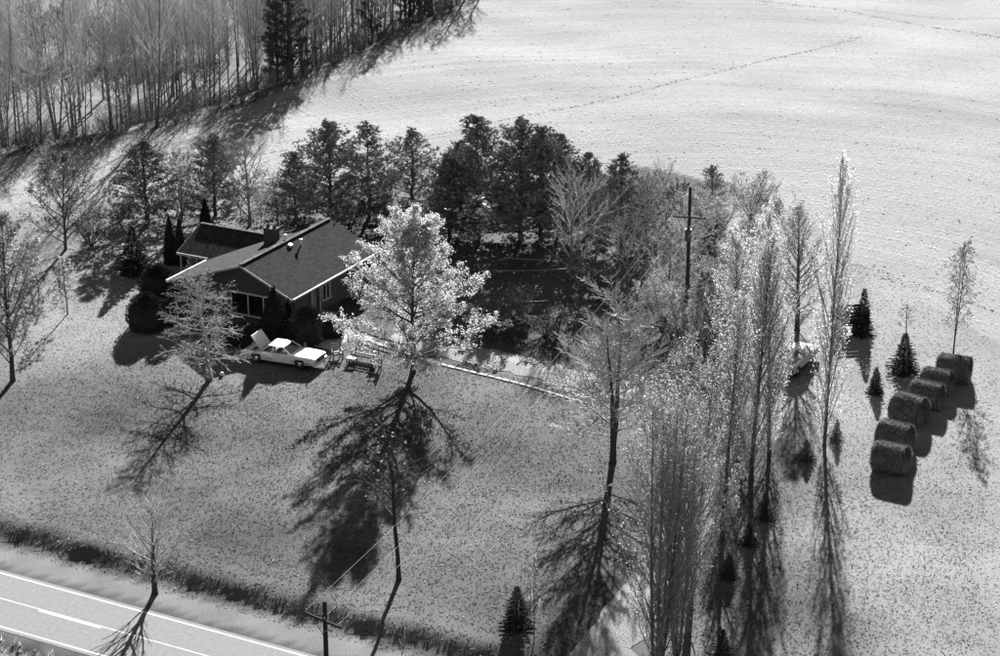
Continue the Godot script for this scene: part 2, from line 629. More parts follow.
	# roadside tree, few upright limbs
	s = {h = 7.0, r = 0.15, n = [24, 7, 6], t0 = [0.2, 0.2, 0.15], ang = [34.0, 32.0, 30.0], len = [0.62, 0.42, 0.42], seg = [6, 5, 3, 2], wob = [0.05, 0.09, 0.15, 0.2], up = [0.02, 0.06, 0.05, 0.02], tip = [0.12, 0.25, 0.4, 0.5], thick = 0.016, bark = 0.1, pale = 4.5, shape = "vase", least = 0.012}
	make_tree("roadside", s, 61)
	# tree with a bent bare stem and thin crown
	s = {h = 10.5, r = 0.13, n = [16, 7, 5], t0 = [0.45, 0.25, 0.15], ang = [52.0, 40.0, 35.0], len = [0.36, 0.42, 0.42], seg = [6, 6, 3, 2], wob = [0.12, 0.14, 0.2, 0.25], up = [0.06, 0.05, 0.03, 0.0], tip = [0.3, 0.25, 0.4, 0.5], thick = 0.016, bark = 0.06, pale = 1.8, shape = "vase", tilt = 0.12}
	make_tree("bent", s, 72, {n = 1, size = 0.15, spread = 0.12, tone = 0.4, keep = 0.04})
	# thin-leaved lawn trees
	s = {h = 11.0, r = 0.15, n = [26, 8, 5], t0 = [0.2, 0.2, 0.15], ang = [44.0, 36.0, 35.0], len = [0.38, 0.4, 0.42], seg = [7, 5, 3, 2], wob = [0.04, 0.09, 0.15, 0.2], up = [0.03, 0.09, 0.06, 0.02], tip = [0.15, 0.25, 0.4, 0.5], thick = 0.016, bark = 0.12, pale = 1.6, shape = "oval"}
	make_tree("thin", s, 81, {n = 3, size = 0.16, spread = 0.25, tone = 0.3, keep = 0.8})
	s = {h = 4.0, r = 0.045, n = [12, 6], t0 = [0.42, 0.2], ang = [40.0, 38.0], len = [0.32, 0.45], seg = [5, 4, 2], wob = [0.05, 0.1, 0.2], up = [0.02, 0.08, 0.03], tip = [0.3, 0.4, 0.5], thick = 0.015, bark = 0.1, pale = 1.5, shape = "oval"}
	make_tree("sapling", s, 82, {n = 2, size = 0.16, spread = 0.15, tone = 0.4, keep = 0.7})
	# birch with drooping twigs, two stems
	s = {h = 8.0, r = 0.07, stems = 2, lean = 0.09, n = [20, 8], t0 = [0.3, 0.2], ang = [38.0, 50.0], len = [0.24, 0.5], seg = [7, 6, 4], wob = [0.05, 0.08, 0.1], up = [0.02, -0.05, -0.28], tip = [0.2, 0.3, 0.5], thick = 0.012, bark = 0.16, pale = 1.4, shape = "oval"}
	make_tree("birch", s, 91, {n = 2, size = 0.13, spread = 0.14, tone = 0.26, keep = 0.8})
	# Lombardy poplars
	s = {h = 20.0, r = 0.17, n = [60, 10, 6], t0 = [0.06, 0.15, 0.15], ang = [28.0, 20.0, 25.0], len = [0.25, 0.42, 0.4], seg = [9, 6, 4, 2], wob = [0.015, 0.05, 0.1, 0.15], up = [0.02, 0.13, 0.1, 0.08], tip = [0.1, 0.2, 0.35, 0.5], thick = 0.013, bark = 0.13, pale = 2.8, shape = "column", close = 0.3}
	make_tree("poplar_a", s, 101, {n = 2, size = 0.11, spread = 0.25, tone = 0.5, keep = 0.75, mat = "bright_leaf"})
	s = s.duplicate(); s.n = [52, 10, 6]
	make_tree("poplar_b", s, 102, {n = 2, size = 0.11, spread = 0.25, tone = 0.38, keep = 0.5, mat = "bright_leaf"})
	s = s.duplicate(); s.stems = 4; s.lean = 0.07; s.r = 0.1; s.n = [28, 9, 6]; s.t0 = [0.16, 0.2, 0.2]
	make_tree("poplar_c", s, 103, {n = 2, size = 0.10, spread = 0.25, tone = 0.27, keep = 0.3, mat = "bright_leaf"})
	make_pine("pine_a", 9.0, 7.6, 201, 0.17)
	make_pine("pine_b", 9.0, 7.0, 202, 0.15, 0.3)
	make_pine("pine_c", 8.0, 6.0, 203, 0.22, 0.7)
	make_pine("pine_d", 16.0, 6.0, 204, 0.07)
	make_pine("pine_e", 9.0, 8.0, 205, 0.18, 0.2)
	make_spruce("spruce_a", 4.0, 2.4, 211, 0.045)
	make_spruce("spruce_b", 4.0, 2.0, 212, 0.05)
	make_spruce("seedling", 1.7, 1.5, 213, 0.05)
	make_shrub("cone_a", Vector3(1.0, 4.0, 1.0), 221, 0.05, "cone")
	make_shrub("cone_b", Vector3(2.0, 4.0, 2.0), 222, 0.04, "cone")
	make_shrub("round_a", Vector3(2.4, 1.7, 2.2), 223, 0.045, "round")
	make_shrub("round_b", Vector3(3.0, 2.2, 2.6), 224, 0.05, "round")
	make_shrub("hedge_a", Vector3(3.4, 1.2, 1.2), 225, 0.04, "hedge")
	# pale bushes at the back corner
	s = {h = 4.5, r = 0.06, stems = 7, lean = 0.55, n = [12, 8], t0 = [0.2, 0.2], ang = [40.0, 36.0], len = [0.42, 0.45], seg = [5, 4, 2], wob = [0.1, 0.15, 0.2], up = [0.05, 0.06, 0.03], tip = [0.3, 0.4, 0.5], thick = 0.013, bark = 0.14, pale = 1.6, shape = "broad"}
	make_tree("bush_pale", s, 231, {n = 3, size = 0.14, spread = 0.18, tone = 0.42, keep = 0.9})
	s = s.duplicate(); s.bark = 0.09; s.pale = 1.2
	make_tree("bush_dark", s, 232, {n = 3, size = 0.15, spread = 0.2, tone = 0.12, keep = 0.9})

# ---------------------------------------------------------------- the house
# house frame: x along the gable front (towards the drive), -z along the ridge
func wall(parent: Node, p: Vector3, q: Vector3, h: float, holes: Array, called := "wall") -> void:
	# brick wall from p to q, h high, 0.25 thick; holes are [from, to, sill, head] along it
	var g := Geo.new()
	var x := (q - p).normalized()
	var l := p.distance_to(q)
	var b := Basis(x, Vector3.UP, x.cross(Vector3.UP).normalized())
	var at := 0.0
	var tone := grey(0.16)
	for o in holes:
		g.box(p + x * (at + o[0]) * 0.5 + Vector3(0, h * 0.5, 0), Vector3(o[0] - at, h, 0.25), tone, b)
		if o[2] > 0.0:
			g.box(p + x * (o[0] + o[1]) * 0.5 + Vector3(0, o[2] * 0.5, 0), Vector3(o[1] - o[0], o[2], 0.25), tone, b)
		g.box(p + x * (o[0] + o[1]) * 0.5 + Vector3(0, (h + o[3]) * 0.5, 0), Vector3(o[1] - o[0], h - o[3], 0.25), tone, b)
		at = o[1]
	g.box(p + x * (at + l) * 0.5 + Vector3(0, h * 0.5, 0), Vector3(l - at, h, 0.25), tone, b)
	part(parent, called, g, M.brick)

func window(parent: Node, p: Vector3, q: Vector3, sill: float, head: float, bars: Array) -> void:
	# white frame just proud of the wall, pane behind, upright bars at fractions of the width
	var x := (q - p).normalized()
	var out := x.cross(Vector3.UP).normalized()
	var w := grey(0.78)
	var up := Vector3.UP
	var f := Geo.new()
	var o := out * 0.09
	f.beam(p + o + up * (head + 0.05) - x * 0.1, q + o + up * (head + 0.05) + x * 0.1, 0.12, 0.12, w, 0.01)
	f.beam(p + o + up * sill, p + o + up * (head - 0.012), 0.10, 0.10, w, 0.01)
	f.beam(q + o + up * sill, q + o + up * (head - 0.012), 0.10, 0.10, w, 0.01)
	for k in bars:
		var m := p.lerp(q, k) + o
		f.beam(m + up * (sill + 0.002), m + up * (head - 0.014), 0.08, 0.09, w, 0.01)
	var n := part(parent, "window", f, M.paint)
	var s := Geo.new()
	s.beam(p + out * 0.13 + up * (sill - 0.05) - x * 0.1, q + out * 0.13 + up * (sill - 0.05) + x * 0.1, 0.22, 0.08, w, 0.01)
	part(n, "sill", s, M.paint)
	var g := Geo.new()
	g.box((p + q) * 0.5 + up * (sill + head) * 0.5 + out * 0.02, Vector3(p.distance_to(q), head - sill, 0.02), grey(0.9), Basis(x, up, out))
	part(n, "pane", g, M.glass)

func build_house(at: Vector3) -> void:
	var t := thing("house", at, deg_to_rad(-27.9), "low brick house with dark shingle roofs, white trim and a chimney", "house")
	var white := grey(0.6)
	# walls
	wall(t, Vector3(-6.4, 0, -0.5), Vector3(4.1, 0, -0.5), 2.2, [[5.0, 8.9, 0.35, 2.02]], "front_wall")
	wall(t, Vector3(4.1, 0, -0.63), Vector3(4.1, 0, -12.1), 2.5, [[2.3, 3.3, 0.05, 2.1], [3.9, 5.0, 0.9, 2.1], [8.0, 9.6, 0.9, 2.1]], "side_wall")
	wall(t, Vector3(3.97, 0, -12.1), Vector3(-6.27, 0, -12.1), 2.2, [], "rear_wall")
	wall(t, Vector3(-6.4, 0, -12.2), Vector3(-6.4, 0, -0.63), 2.15, [], "side_wall")
	# gable triangle over the front wall
	var g := Geo.new()
	for z in [-0.38, -11.98]:
		g = Geo.new()
		var tri := [Vector3(-6.4, 2.2, z), Vector3(4.22, 2.2, z), Vector3(4.22, 2.6, z), Vector3(0, 4.42, z), Vector3(-6.4, 2.24, z)]
		var bk := []
		for p in tri:
			bk.append(p + Vector3(0, 0, -0.24))
		g.face(tri, Vector3.BACK, grey(0.12))
		g.face(bk, Vector3.FORWARD, grey(0.12))
		for i in 5:
			g.face([tri[i], tri[(i + 1) % 5], bk[(i + 1) % 5], bk[i]], tri[i] + tri[(i + 1) % 5] - Vector3(0, 6.0, 2.0 * z), grey(0.12))
		part(t, "gable", g, M.brick)
	# main roof: ridge along z, right slope steeper, left slope shallow, hipped far end
	var r0 := Vector3(0, 4.6, 0.35)
	var r1 := Vector3(0, 4.6, -12.6)
	var e0 := Vector3(4.62, 2.58, 0.35)
	var e1 := Vector3(4.62, 2.58, -12.6)
	var l0 := Vector3(-6.9, 2.2, 0.35)
	var l1 := Vector3(-6.9, 2.2, -12.6)
	var rt := grey(0.04)
	g = Geo.new(); g.slab([r0, e0, e1, r1], 0.12, rt)
	part(t, "roof_slope", g, M.shingle)
	g = Geo.new(); g.slab([r0, r1, l1, l0], 0.12, rt)
	part(t, "roof_slope", g, M.shingle)
	g = Geo.new(); g.beam(r0 + Vector3(0, 0.03, -0.05), r1 + Vector3(0, 0.03, 0), 0.3, 0.05, grey(0.11))
	part(t, "ridge_cap", g, M.shingle)
	# white boards along the rakes and eaves
	for b in [[r0, e0], [r0, l0]]:
		g = Geo.new()
		var o := Vector3(0, -0.10, 0.03)
		g.beam(b[0] + o, b[1] + o, 0.05, 0.17, white, 0.008)
		part(t, "bargeboard", g, M.paint)
	for b in [[e0, e1, 0.03], [l0, l1, -0.03]]:
		g = Geo.new()
		g.beam(b[0] + Vector3(b[2] * 1.6, -0.09, -0.03), b[1] + Vector3(b[2] * 1.6, -0.09, 0), 0.05, 0.2, white, 0.008)
		part(t, "fascia", g, M.paint)
		g = Geo.new()
		g.tube(PackedVector3Array([b[0] + Vector3(b[2] * 4.0, -0.03, -0.05), b[1] + Vector3(b[2] * 4.0, -0.05, 0)]), PackedFloat32Array([0.06, 0.06]), 8, white, true)
		part(t, "gutter", g, M.paint)
	# soffit under the front overhang
	# left wing with a front porch
	var w0 := Vector3(-10.2, 3.62, -9.2)
	var w1 := Vector3(-2.72, 3.62, -9.2)
	var f0 := Vector3(-10.0, 2.27, -5.4)
	var f1 := Vector3(-6.66, 2.27, -5.4)
	var k0 := Vector3(-10.2, 2.27, -12.9)
	var k1 := Vector3(-6.66, 2.27, -12.9)
	g = Geo.new(); g.slab([w0, w1, f1, f0], 0.12, grey(0.045))
	part(t, "roof_slope", g, M.shingle_across)
	g = Geo.new(); g.slab([w0, k0, k1, w1], 0.12, grey(0.045))
	part(t, "roof_slope", g, M.shingle_across)
	g = Geo.new(); g.beam(w0 + Vector3(0, 0.03, 0), w1 + Vector3(0, 0.03, 0), 0.3, 0.05, grey(0.1))
	part(t, "ridge_cap", g, M.shingle_across)
	g = Geo.new(); g.beam(f0 + Vector3(0, -0.08, 0.03), Vector3(-6.95, 2.19, -5.37), 0.05, 0.2, white, 0.008)
	part(t, "fascia", g, M.paint)
	g = Geo.new(); g.beam(w0 + Vector3(-0.04, -0.1, 0), f0 + Vector3(-0.04, -0.1, 0), 0.05, 0.2, grey(0.4), 0.008)
	part(t, "bargeboard", g, M.paint)
	wall(t, Vector3(-9.7, 0, -7.0), Vector3(-6.53, 0, -7.0), 2.5, [[1.0, 1.9, 0.05, 2.1]], "wing_wall")
	wall(t, Vector3(-9.7, 0, -12.5), Vector3(-9.7, 0, -7.13), 2.2, [], "wing_wall")
	wall(t, Vector3(-6.53, 0, -12.5), Vector3(-9.57, 0, -12.5), 2.2, [], "wing_wall")
	g = Geo.new()
	g.face([Vector3(-9.8, 2.2, -12.4), Vector3(-9.8, 3.42, -9.2), Vector3(-9.8, 2.5, -6.9), Vector3(-9.8, 2.2, -6.9)], Vector3.LEFT, grey(0.14))
	part(t, "gable", g, M.brick)
	for px in [-9.75, -8.2]:
		g = Geo.new()
		g.box(Vector3(px, 1.09, -5.6), Vector3(0.13, 2.1, 0.13), white, Basis.IDENTITY, 0.012)
		part(t, "porch_post", g, M.paint)
	g = Geo.new()
	g.box(Vector3(-8.2, 0.06, -6.1), Vector3(3.3, 0.16, 1.5), grey(0.3), Basis.IDENTITY, 0.02)
	part(t, "porch_floor", g, M.concrete)
	g = Geo.new()
	g.box(Vector3(-8.25, 1.07, -7.0), Vector3(0.88, 2.03, 0.05), grey(0.2), Basis.IDENTITY, 0.01)
	var dr := part(t, "door", g, M.paint)
	g = Geo.new()
	g.lathe(Vector3(-7.9, 1.05, -6.96), Vector3.BACK, [Vector2(0.02, 0.0), Vector2(0.03, 0.05), Vector2(0.0, 0.07)], 8, grey(0.5))
	part(dr, "handle", g, M.metal)
	# windows and front door
	window(t, Vector3(-1.4, 0, -0.44), Vector3(2.5, 0, -0.44), 0.35, 2.02, [0.4, 0.76])
	for w in [[-4.53, -5.63], [-8.63, -10.23]]:
		window(t, Vector3(4.16, 0, w[0]), Vector3(4.16, 0, w[1]), 0.9, 2.1, [0.5])
	g = Geo.new()
	g.box(Vector3(4.1, 1.08, -3.43), Vector3(0.05, 2.04, 0.98), grey(0.35), Basis.IDENTITY, 0.01)
	dr = part(t, "door", g, M.paint)
	g = Geo.new()
	g.lathe(Vector3(4.13, 1.05, -3.05), Vector3.RIGHT, [Vector2(0.02, 0.0), Vector2(0.03, 0.05), Vector2(0.0, 0.07)], 8, grey(0.5))
	part(dr, "handle", g, M.metal)
	for pz in [-3.95, -2.75]:
		g = Geo.new()
		g.box(Vector3(4.42, 1.22, pz), Vector3(0.11, 2.42, 0.11), white, Basis.IDENTITY, 0.01)
		part(t, "porch_post", g, M.paint)
	g = Geo.new()
	g.beam(Vector3(4.42, 0.95, -2.7), Vector3(4.42, 0.95, -1.7), 0.05, 0.06, white)
	g.beam(Vector3(4.42, 0.55, -2.7), Vector3(4.42, 0.55, -1.7), 0.05, 0.06, white)
	part(t, "porch_rail", g, M.paint)
	g = Geo.new()
	g.box(Vector3(4.95, 0.07, -3.4), Vector3(1.4, 0.18, 2.2), grey(0.32), Basis.IDENTITY, 0.02)
	part(t, "porch_floor", g, M.concrete)
	# chimney: brick courses over the roof, flared cap, two flue tiles
	g = Geo.new()
	g.box(Vector3(-2.1, 4.1, -7.3), Vector3(1.1, 1.7, 0.7), grey(0.11), Basis.IDENTITY, 0.02)
	var ch := part(t, "chimney", g, M.brick)
	g = Geo.new()
	g.box(Vector3(-2.1, 5.0, -7.3), Vector3(1.2, 0.12, 0.82), grey(0.16), Basis.IDENTITY, 0.02)
	part(ch, "cap", g, M.concrete)
	for fx in [-2.4, -1.8]:
		g = Geo.new()
		g.lathe(Vector3(fx, 5.04, -7.3), Vector3.UP, [Vector2(0.15, 0.0), Vector2(0.15, 0.28), Vector2(0.11, 0.28), Vector2(0.1, 0.1), Vector2(0.0, 0.09)], 10, grey(0.1))
		part(ch, "flue", g, M.brick)
	# roof vents and a flashing patch by the ridge
	for vv in [Vector3(-0.35, 4.56, -6.6), Vector3(0.9, 4.3, -6.9)]:
		g = Geo.new()
		g.lathe(vv, Vector3.UP, [Vector2(0.06, -0.1), Vector2(0.06, 0.3), Vector2(0.16, 0.31), Vector2(0.14, 0.37), Vector2(0.0, 0.42)], 10, grey(0.7))
		part(t, "roof_vent", g, M.metal)
	g = Geo.new()
	g.box(Vector3(0.55, 4.42, -5.9), Vector3(0.3, 0.18, 0.4), grey(0.75), Basis(Vector3.BACK, -0.4), 0.02)
	part(t, "roof_vent", g, M.metal)

# ---------------------------------------------------------------- vehicles
func wheel(parent: Node, p: Vector3, out: Vector3, r: float) -> void:
	var g := Geo.new()
	g.lathe(p, out, [Vector2(r * 0.62, -0.11), Vector2(r * 0.92, -0.11), Vector2(r, -0.08), Vector2(r, 0.08), Vector2(r * 0.92, 0.11), Vector2(r * 0.62, 0.1)], 20, grey(0.03))
	var w := part(parent, "wheel", g, M.rubber)
	g = Geo.new()
	g.lathe(p, out, [Vector2(r * 0.64, 0.07), Vector2(r * 0.5, 0.09), Vector2(r * 0.2, 0.11), Vector2(0.0, 0.11)], 16, grey(0.5))
	part(w, "rim", g, M.chrome)

func car_shell(g: Geo, stations: Array, col: Color) -> void:
	# stations: [x, half width, bottom, belt, crown]
	var rows := []
	var mids := []
	for s in stations:
		var w: float = s[1]
		var half := [Vector2(w * 0.82, s[2]), Vector2(w * 0.97, s[2] + 0.05), Vector2(w, lerpf(s[2], s[3], 0.45)), Vector2(w * 0.985, lerpf(s[2], s[3], 0.8)), Vector2(w * 0.94, s[3]), Vector2(w * 0.84, s[3] + 0.02), Vector2(w * 0.7, s[3] + s[4] * 0.85), Vector2(w * 0.3, s[3] + s[4])]
		var row := []
		for p in half:
			row.append(Vector3(s[0], p.y, p.x))
		half.reverse()
		for p in half:
			row.append(Vector3(s[0], p.y, -p.x))
		rows.append(row)
		mids.append(Vector3(s[0] * 0.9, (s[2] + s[3]) * 0.5, 0))
	g.skin(rows, true, col, mids)
	g.face(rows[0], Vector3.LEFT, col)
	g.face(rows[-1], Vector3.RIGHT, col)

func build_car(at: Vector3, turn: float) -> void:
	var t := thing("parked_car", at, turn, "white two-door sedan with its trunk lid open parked on the grass", "car")
	t.scale = Vector3.ONE * 1.07
	var wh := grey(0.62)
	var g := Geo.new()
	car_shell(g, [[-2.78, 0.86, 0.5, 0.74, -0.02], [-2.7, 0.93, 0.42, 0.80, -0.02], [-2.5, 0.96, 0.36, 0.84, -0.02], [-2.45, 0.96, 0.36, 0.84, -0.32], [-2.02, 0.98, 0.34, 0.87, -0.34], [-1.98, 0.98, 0.66, 0.87, -0.34], [-1.3, 0.99, 0.66, 0.9, -0.3], [-1.26, 0.99, 0.3, 0.9, 0.03], [-0.4, 1.0, 0.29, 0.91, 0.03], [0.95, 1.0, 0.29, 0.91, 0.05], [1.28, 1.0, 0.3, 0.91, 0.07], [1.32, 1.0, 0.66, 0.91, 0.07], [1.98, 0.99, 0.66, 0.89, 0.06], [2.02, 0.99, 0.36, 0.89, 0.06], [2.6, 0.96, 0.38, 0.86, 0.04], [2.76, 0.92, 0.44, 0.82, 0.02]], wh)
	part(t, "body", g, M.carpaint)
	# greenhouse: glass, roof and pillars
	var b := [Vector3(-1.28, 0.92, 0.86), Vector3(0.98, 0.94, 0.86), Vector3(0.98, 0.94, -0.86), Vector3(-1.28, 0.92, -0.86)]
	var r := [Vector3(-0.72, 1.36, 0.68), Vector3(0.28, 1.38, 0.68), Vector3(0.28, 1.38, -0.68), Vector3(-0.72, 1.36, -0.68)]
	var nm := ["side_window", "windscreen", "side_window", "rear_window"]
	for i in 4:
		var j: int = (i + 1) % 4
		g = Geo.new()
		var mid: Vector3 = (b[i] + b[j] + r[i] + r[j]) * 0.25
		g.face([b[i], b[j], r[j], r[i]], mid - Vector3(-0.2, 1.1, 0), grey(0.9))
		part(t, nm[i], g, M.car_glass)
	g = Geo.new()
	for i in 4:
		g.beam(b[i], r[i], 0.07 if i in [1, 2] else 0.13, 0.06, wh, 0.01)
	for z in [1.0, -1.0]:
		g.beam(Vector3(-0.45, 0.92, 0.87 * z), Vector3(-0.4, 1.37, 0.68 * z), 0.10, 0.05, wh, 0.01)
	part(t, "pillars", g, M.carpaint)
	g = Geo.new()
	var rows := []
	for i in 7:
		var a := i / 6.0
		var row := []
		for j in 7:
			var q := j / 6.0 * 2.0 - 1.0
			var x := lerpf(-0.85, 0.36, a)
			row.append(Vector3(x, 1.375 + 0.075 * (1.0 - pow(absf(a * 2.0 - 1.0), 2.5)) * (1.0 - 0.6 * q * q) - 0.02 * q * q, q * 0.72))
		rows.append(row)
	g.skin(rows, false, wh)
	part(t, "roof", g, M.carpaint)
	# seats inside
	for x in [-0.75, 0.2]:
		g = Geo.new()
		g.box(Vector3(x, 0.7, 0), Vector3(0.5, 0.25, 1.4), grey(0.08), Basis.IDENTITY, 0.05)
		g.box(Vector3(x - 0.28, 0.95, 0), Vector3(0.14, 0.45, 1.4), grey(0.08), Basis(Vector3.BACK, 0.2), 0.05)
		part(t, "seat", g, M.rubber)
	# trunk well and raised lid
	g = Geo.new()
	g.box(Vector3(-1.88, 0.58, 0), Vector3(1.1, 0.04, 1.3), grey(0.05), Basis.IDENTITY)
	part(t, "trunk_floor", g, M.rubber)
	g = Geo.new()
	var up := Vector3(-0.62, 0.78, 0).normalized()
	g.box(Vector3(-1.36, 0.98, 0) + up * 0.58, Vector3(1.16, 0.05, 1.5), wh, Basis(up, Vector3(-up.y, up.x, 0) * -1.0, Vector3.BACK), 0.02)
	var lid := part(t, "trunk_lid", g, M.carpaint)
	g = Geo.new()
	g.box(Vector3(-1.36, 0.98, 0) + up * 0.58 + Vector3(-up.y, up.x, 0) * -0.0 + Vector3(-up.y, -up.x * -1.0, 0) * 0.0 + Vector3(-0.78, -0.62, 0).normalized() * 0.034, Vector3(1.0, 0.02, 1.3), grey(0.22), Basis(up, Vector3(0.78, 0.62, 0).normalized(), Vector3.BACK), 0.0)
	part(lid, "lining", g, M.paint)
	# doors
	for z in [1.0, -1.0]:
		g = Geo.new()
		g.box(Vector3(0.3, 0.63, 0.992 * z), Vector3(1.45, 0.42, 0.03), wh, Basis.IDENTITY, 0.01)
		var d := part(t, "door", g, M.carpaint)
		g = Geo.new()
		g.beam(Vector3(-0.3, 0.76, 1.02 * z), Vector3(-0.12, 0.76, 1.02 * z), 0.02, 0.03, grey(0.6))
		part(d, "handle", g, M.chrome)
		g = Geo.new()
		g.beam(Vector3(-2.5, 0.56, 0.995 * z), Vector3(2.5, 0.58, 0.995 * z), 0.02, 0.035, grey(0.6))
		part(t, "side_trim", g, M.chrome)
	# front
	g = Geo.new()
	g.box(Vector3(2.77, 0.66, 0), Vector3(0.06, 0.22, 0.95), grey(0.06), Basis.IDENTITY, 0.01)
	var gr := part(t, "grille", g, M.rubber)
	for k in 9:
		g = Geo.new()
		g.box(Vector3(2.805, 0.66, -0.42 + k * 0.105), Vector3(0.015, 0.2, 0.02), grey(0.6))
		part(gr, "bar", g, M.chrome)
	for z in [-0.79, -0.6, 0.6, 0.79]:
		g = Geo.new()
		g.lathe(Vector3(2.74, 0.67, z), Vector3.RIGHT, [Vector2(0.095, 0.0), Vector2(0.095, 0.05), Vector2(0.08, 0.06), Vector2(0.04, 0.075), Vector2(0.0, 0.08)], 14, grey(0.6))
		part(t, "headlight", g, M.chrome)
	for s in [[2.86, 1.0], [-2.86, -1.0]]:
		g = Geo.new()
		g.tube(PackedVector3Array([Vector3(s[0] - 0.3 * s[1], 0.47, -0.99), Vector3(s[0] - 0.06 * s[1], 0.47, -0.9), Vector3(s[0], 0.47, -0.4), Vector3(s[0] + 0.02 * s[1], 0.47, 0), Vector3(s[0], 0.47, 0.4), Vector3(s[0] - 0.06 * s[1], 0.47, 0.9), Vector3(s[0] - 0.3 * s[1], 0.47, 0.99)]), PackedFloat32Array([0.05, 0.085, 0.09, 0.09, 0.09, 0.085, 0.05]), 8, grey(0.6), true)
		part(t, "bumper", g, M.chrome)
	for z in [-0.75, 0.75]:
		g = Geo.new()
		g.box(Vector3(-2.79, 0.66, z), Vector3(0.04, 0.12, 0.3), grey(0.1), Basis.IDENTITY, 0.01)
		part(t, "tail_light", g, M.paint)
		g = Geo.new()
		g.box(Vector3(0.75, 1.0, z * 1.29), Vector3(0.06, 0.09, 0.16), wh, Basis.IDENTITY, 0.02)
		part(t, "mirror", g, M.carpaint)
	for x in [-1.65, 1.65]:
		wheel(t, Vector3(x, 0.35, 0.84), Vector3.BACK, 0.35)
		wheel(t, Vector3(x, 0.35, -0.84), Vector3.FORWARD, 0.35)

func build_pickup(at: Vector3, turn: float) -> void:
	var t := thing("pickup_truck", at, turn, "light-coloured pickup truck with an empty bed parked behind the poplars", "pickup truck")
	var wh := grey(0.36)
	var g := Geo.new()
	car_shell(g, [[0.35, 0.94, 0.45, 1.05, 0.02], [1.2, 0.94, 0.45, 1.05, 0.03], [1.24, 0.94, 0.8, 1.05, 0.04], [2.0, 0.93, 0.8, 1.03, 0.05], [2.04, 0.93, 0.5, 1.02, 0.05], [2.5, 0.9, 0.5, 0.98, 0.03], [2.58, 0.87, 0.55, 0.95, 0.02]], wh)
	car_shell(g, [[-0.75, 0.94, 0.45, 1.08, 0.02], [0.38, 0.94, 0.45, 1.06, 0.02]], wh)
	part(t, "body", g, M.old_paint)
	var b := [Vector3(-0.74, 1.1, 0.84), Vector3(0.75, 1.08, 0.84), Vector3(0.75, 1.08, -0.84), Vector3(-0.74, 1.1, -0.84)]
	var r := [Vector3(-0.66, 1.66, 0.7), Vector3(0.3, 1.66, 0.7), Vector3(0.3, 1.66, -0.7), Vector3(-0.66, 1.66, -0.7)]
	var nm := ["side_window", "windscreen", "side_window", "rear_window"]
	for i in 4:
		var j: int = (i + 1) % 4
		g = Geo.new()
		g.face([b[i], b[j], r[j], r[i]], (b[i] + b[j] + r[i] + r[j]) * 0.25 - Vector3(0, 1.3, 0), grey(0.9))
		part(t, nm[i], g, M.car_glass)
	g = Geo.new()
	for i in 4:
		g.beam(b[i], r[i], 0.12, 0.1, wh, 0.01)
	part(t, "pillars", g, M.old_paint)
	g = Geo.new()
	g.box(Vector3(-0.18, 1.7, 0), Vector3(1.06, 0.09, 1.5), grey(0.6), Basis.IDENTITY, 0.035)
	part(t, "cab_roof", g, M.old_paint)
	g = Geo.new()
	g.box(Vector3(0.05, 0.8, 0), Vector3(0.6, 0.3, 1.4), grey(0.06), Basis.IDENTITY, 0.05)
	part(t, "seat", g, M.rubber)
	# bed
	g = Geo.new()
	g.box(Vector3(-1.75, 0.62, 0), Vector3(1.95, 0.06, 1.7), grey(0.08))
	part(t, "bed_floor", g, M.rubber)
	for z in [1.0, -1.0]:
		g = Geo.new()
		g.box(Vector3(-1.05, 0.83, 0.89 * z), Vector3(0.55, 0.62, 0.08), wh, Basis.IDENTITY, 0.02)
		g.box(Vector3(-1.72, 0.99, 0.89 * z), Vector3(0.79, 0.3, 0.08), wh, Basis.IDENTITY, 0.02)
		g.box(Vector3(-2.42, 0.83, 0.89 * z), Vector3(0.61, 0.62, 0.08), wh, Basis.IDENTITY, 0.02)
		g.box(Vector3(-1.76, 1.165, 0.87 * z), Vector3(1.94, 0.05, 0.15), grey(0.7), Basis.IDENTITY, 0.015)
		part(t, "bed_side", g, M.old_paint)
		g = Geo.new()
		g.box(Vector3(-2.75, 0.75, 0.84 * z), Vector3(0.04, 0.22, 0.12), grey(0.12), Basis.IDENTITY, 0.01)
		part(t, "tail_light", g, M.paint)
		g = Geo.new()
		g.lathe(Vector3(2.56, 0.78, 0.68 * z), Vector3.RIGHT, [Vector2(0.1, 0.0), Vector2(0.1, 0.04), Vector2(0.05, 0.06), Vector2(0.0, 0.065)], 12, grey(0.6))
		part(t, "headlight", g, M.chrome)
		g = Geo.new()
		g.box(Vector3(0.65, 1.25, 1.02 * z), Vector3(0.06, 0.2, 0.14), grey(0.5), Basis.IDENTITY, 0.02)
		part(t, "mirror", g, M.chrome)
	g = Geo.new()
	g.box(Vector3(-2.71, 0.86, 0), Vector3(0.07, 0.58, 1.68), grey(0.45), Basis.IDENTITY, 0.015)
	var tg := part(t, "tailgate", g, M.old_paint)
	g = Geo.new()
	g.beam(Vector3(-2.76, 1.0, -0.1), Vector3(-2.76, 1.0, 0.1), 0.02, 0.05, grey(0.3))
	part(tg, "handle", g, M.chrome)
	for x in [-2.86, 2.66]:
		g = Geo.new()
		g.box(Vector3(x, 0.5, 0), Vector3(0.14, 0.17, 1.8), grey(0.6), Basis.IDENTITY, 0.04)
		part(t, "bumper", g, M.chrome)
	g = Geo.new()
	g.box(Vector3(-0.2, 0.42, 0), Vector3(4.9, 0.1, 0.8), grey(0.04))
	part(t, "chassis", g, M.rubber)
	for x in [-1.72, 1.62]:
		wheel(t, Vector3(x, 0.37, 0.78), Vector3.BACK, 0.37)
		wheel(t, Vector3(x, 0.37, -0.78), Vector3.FORWARD, 0.37)

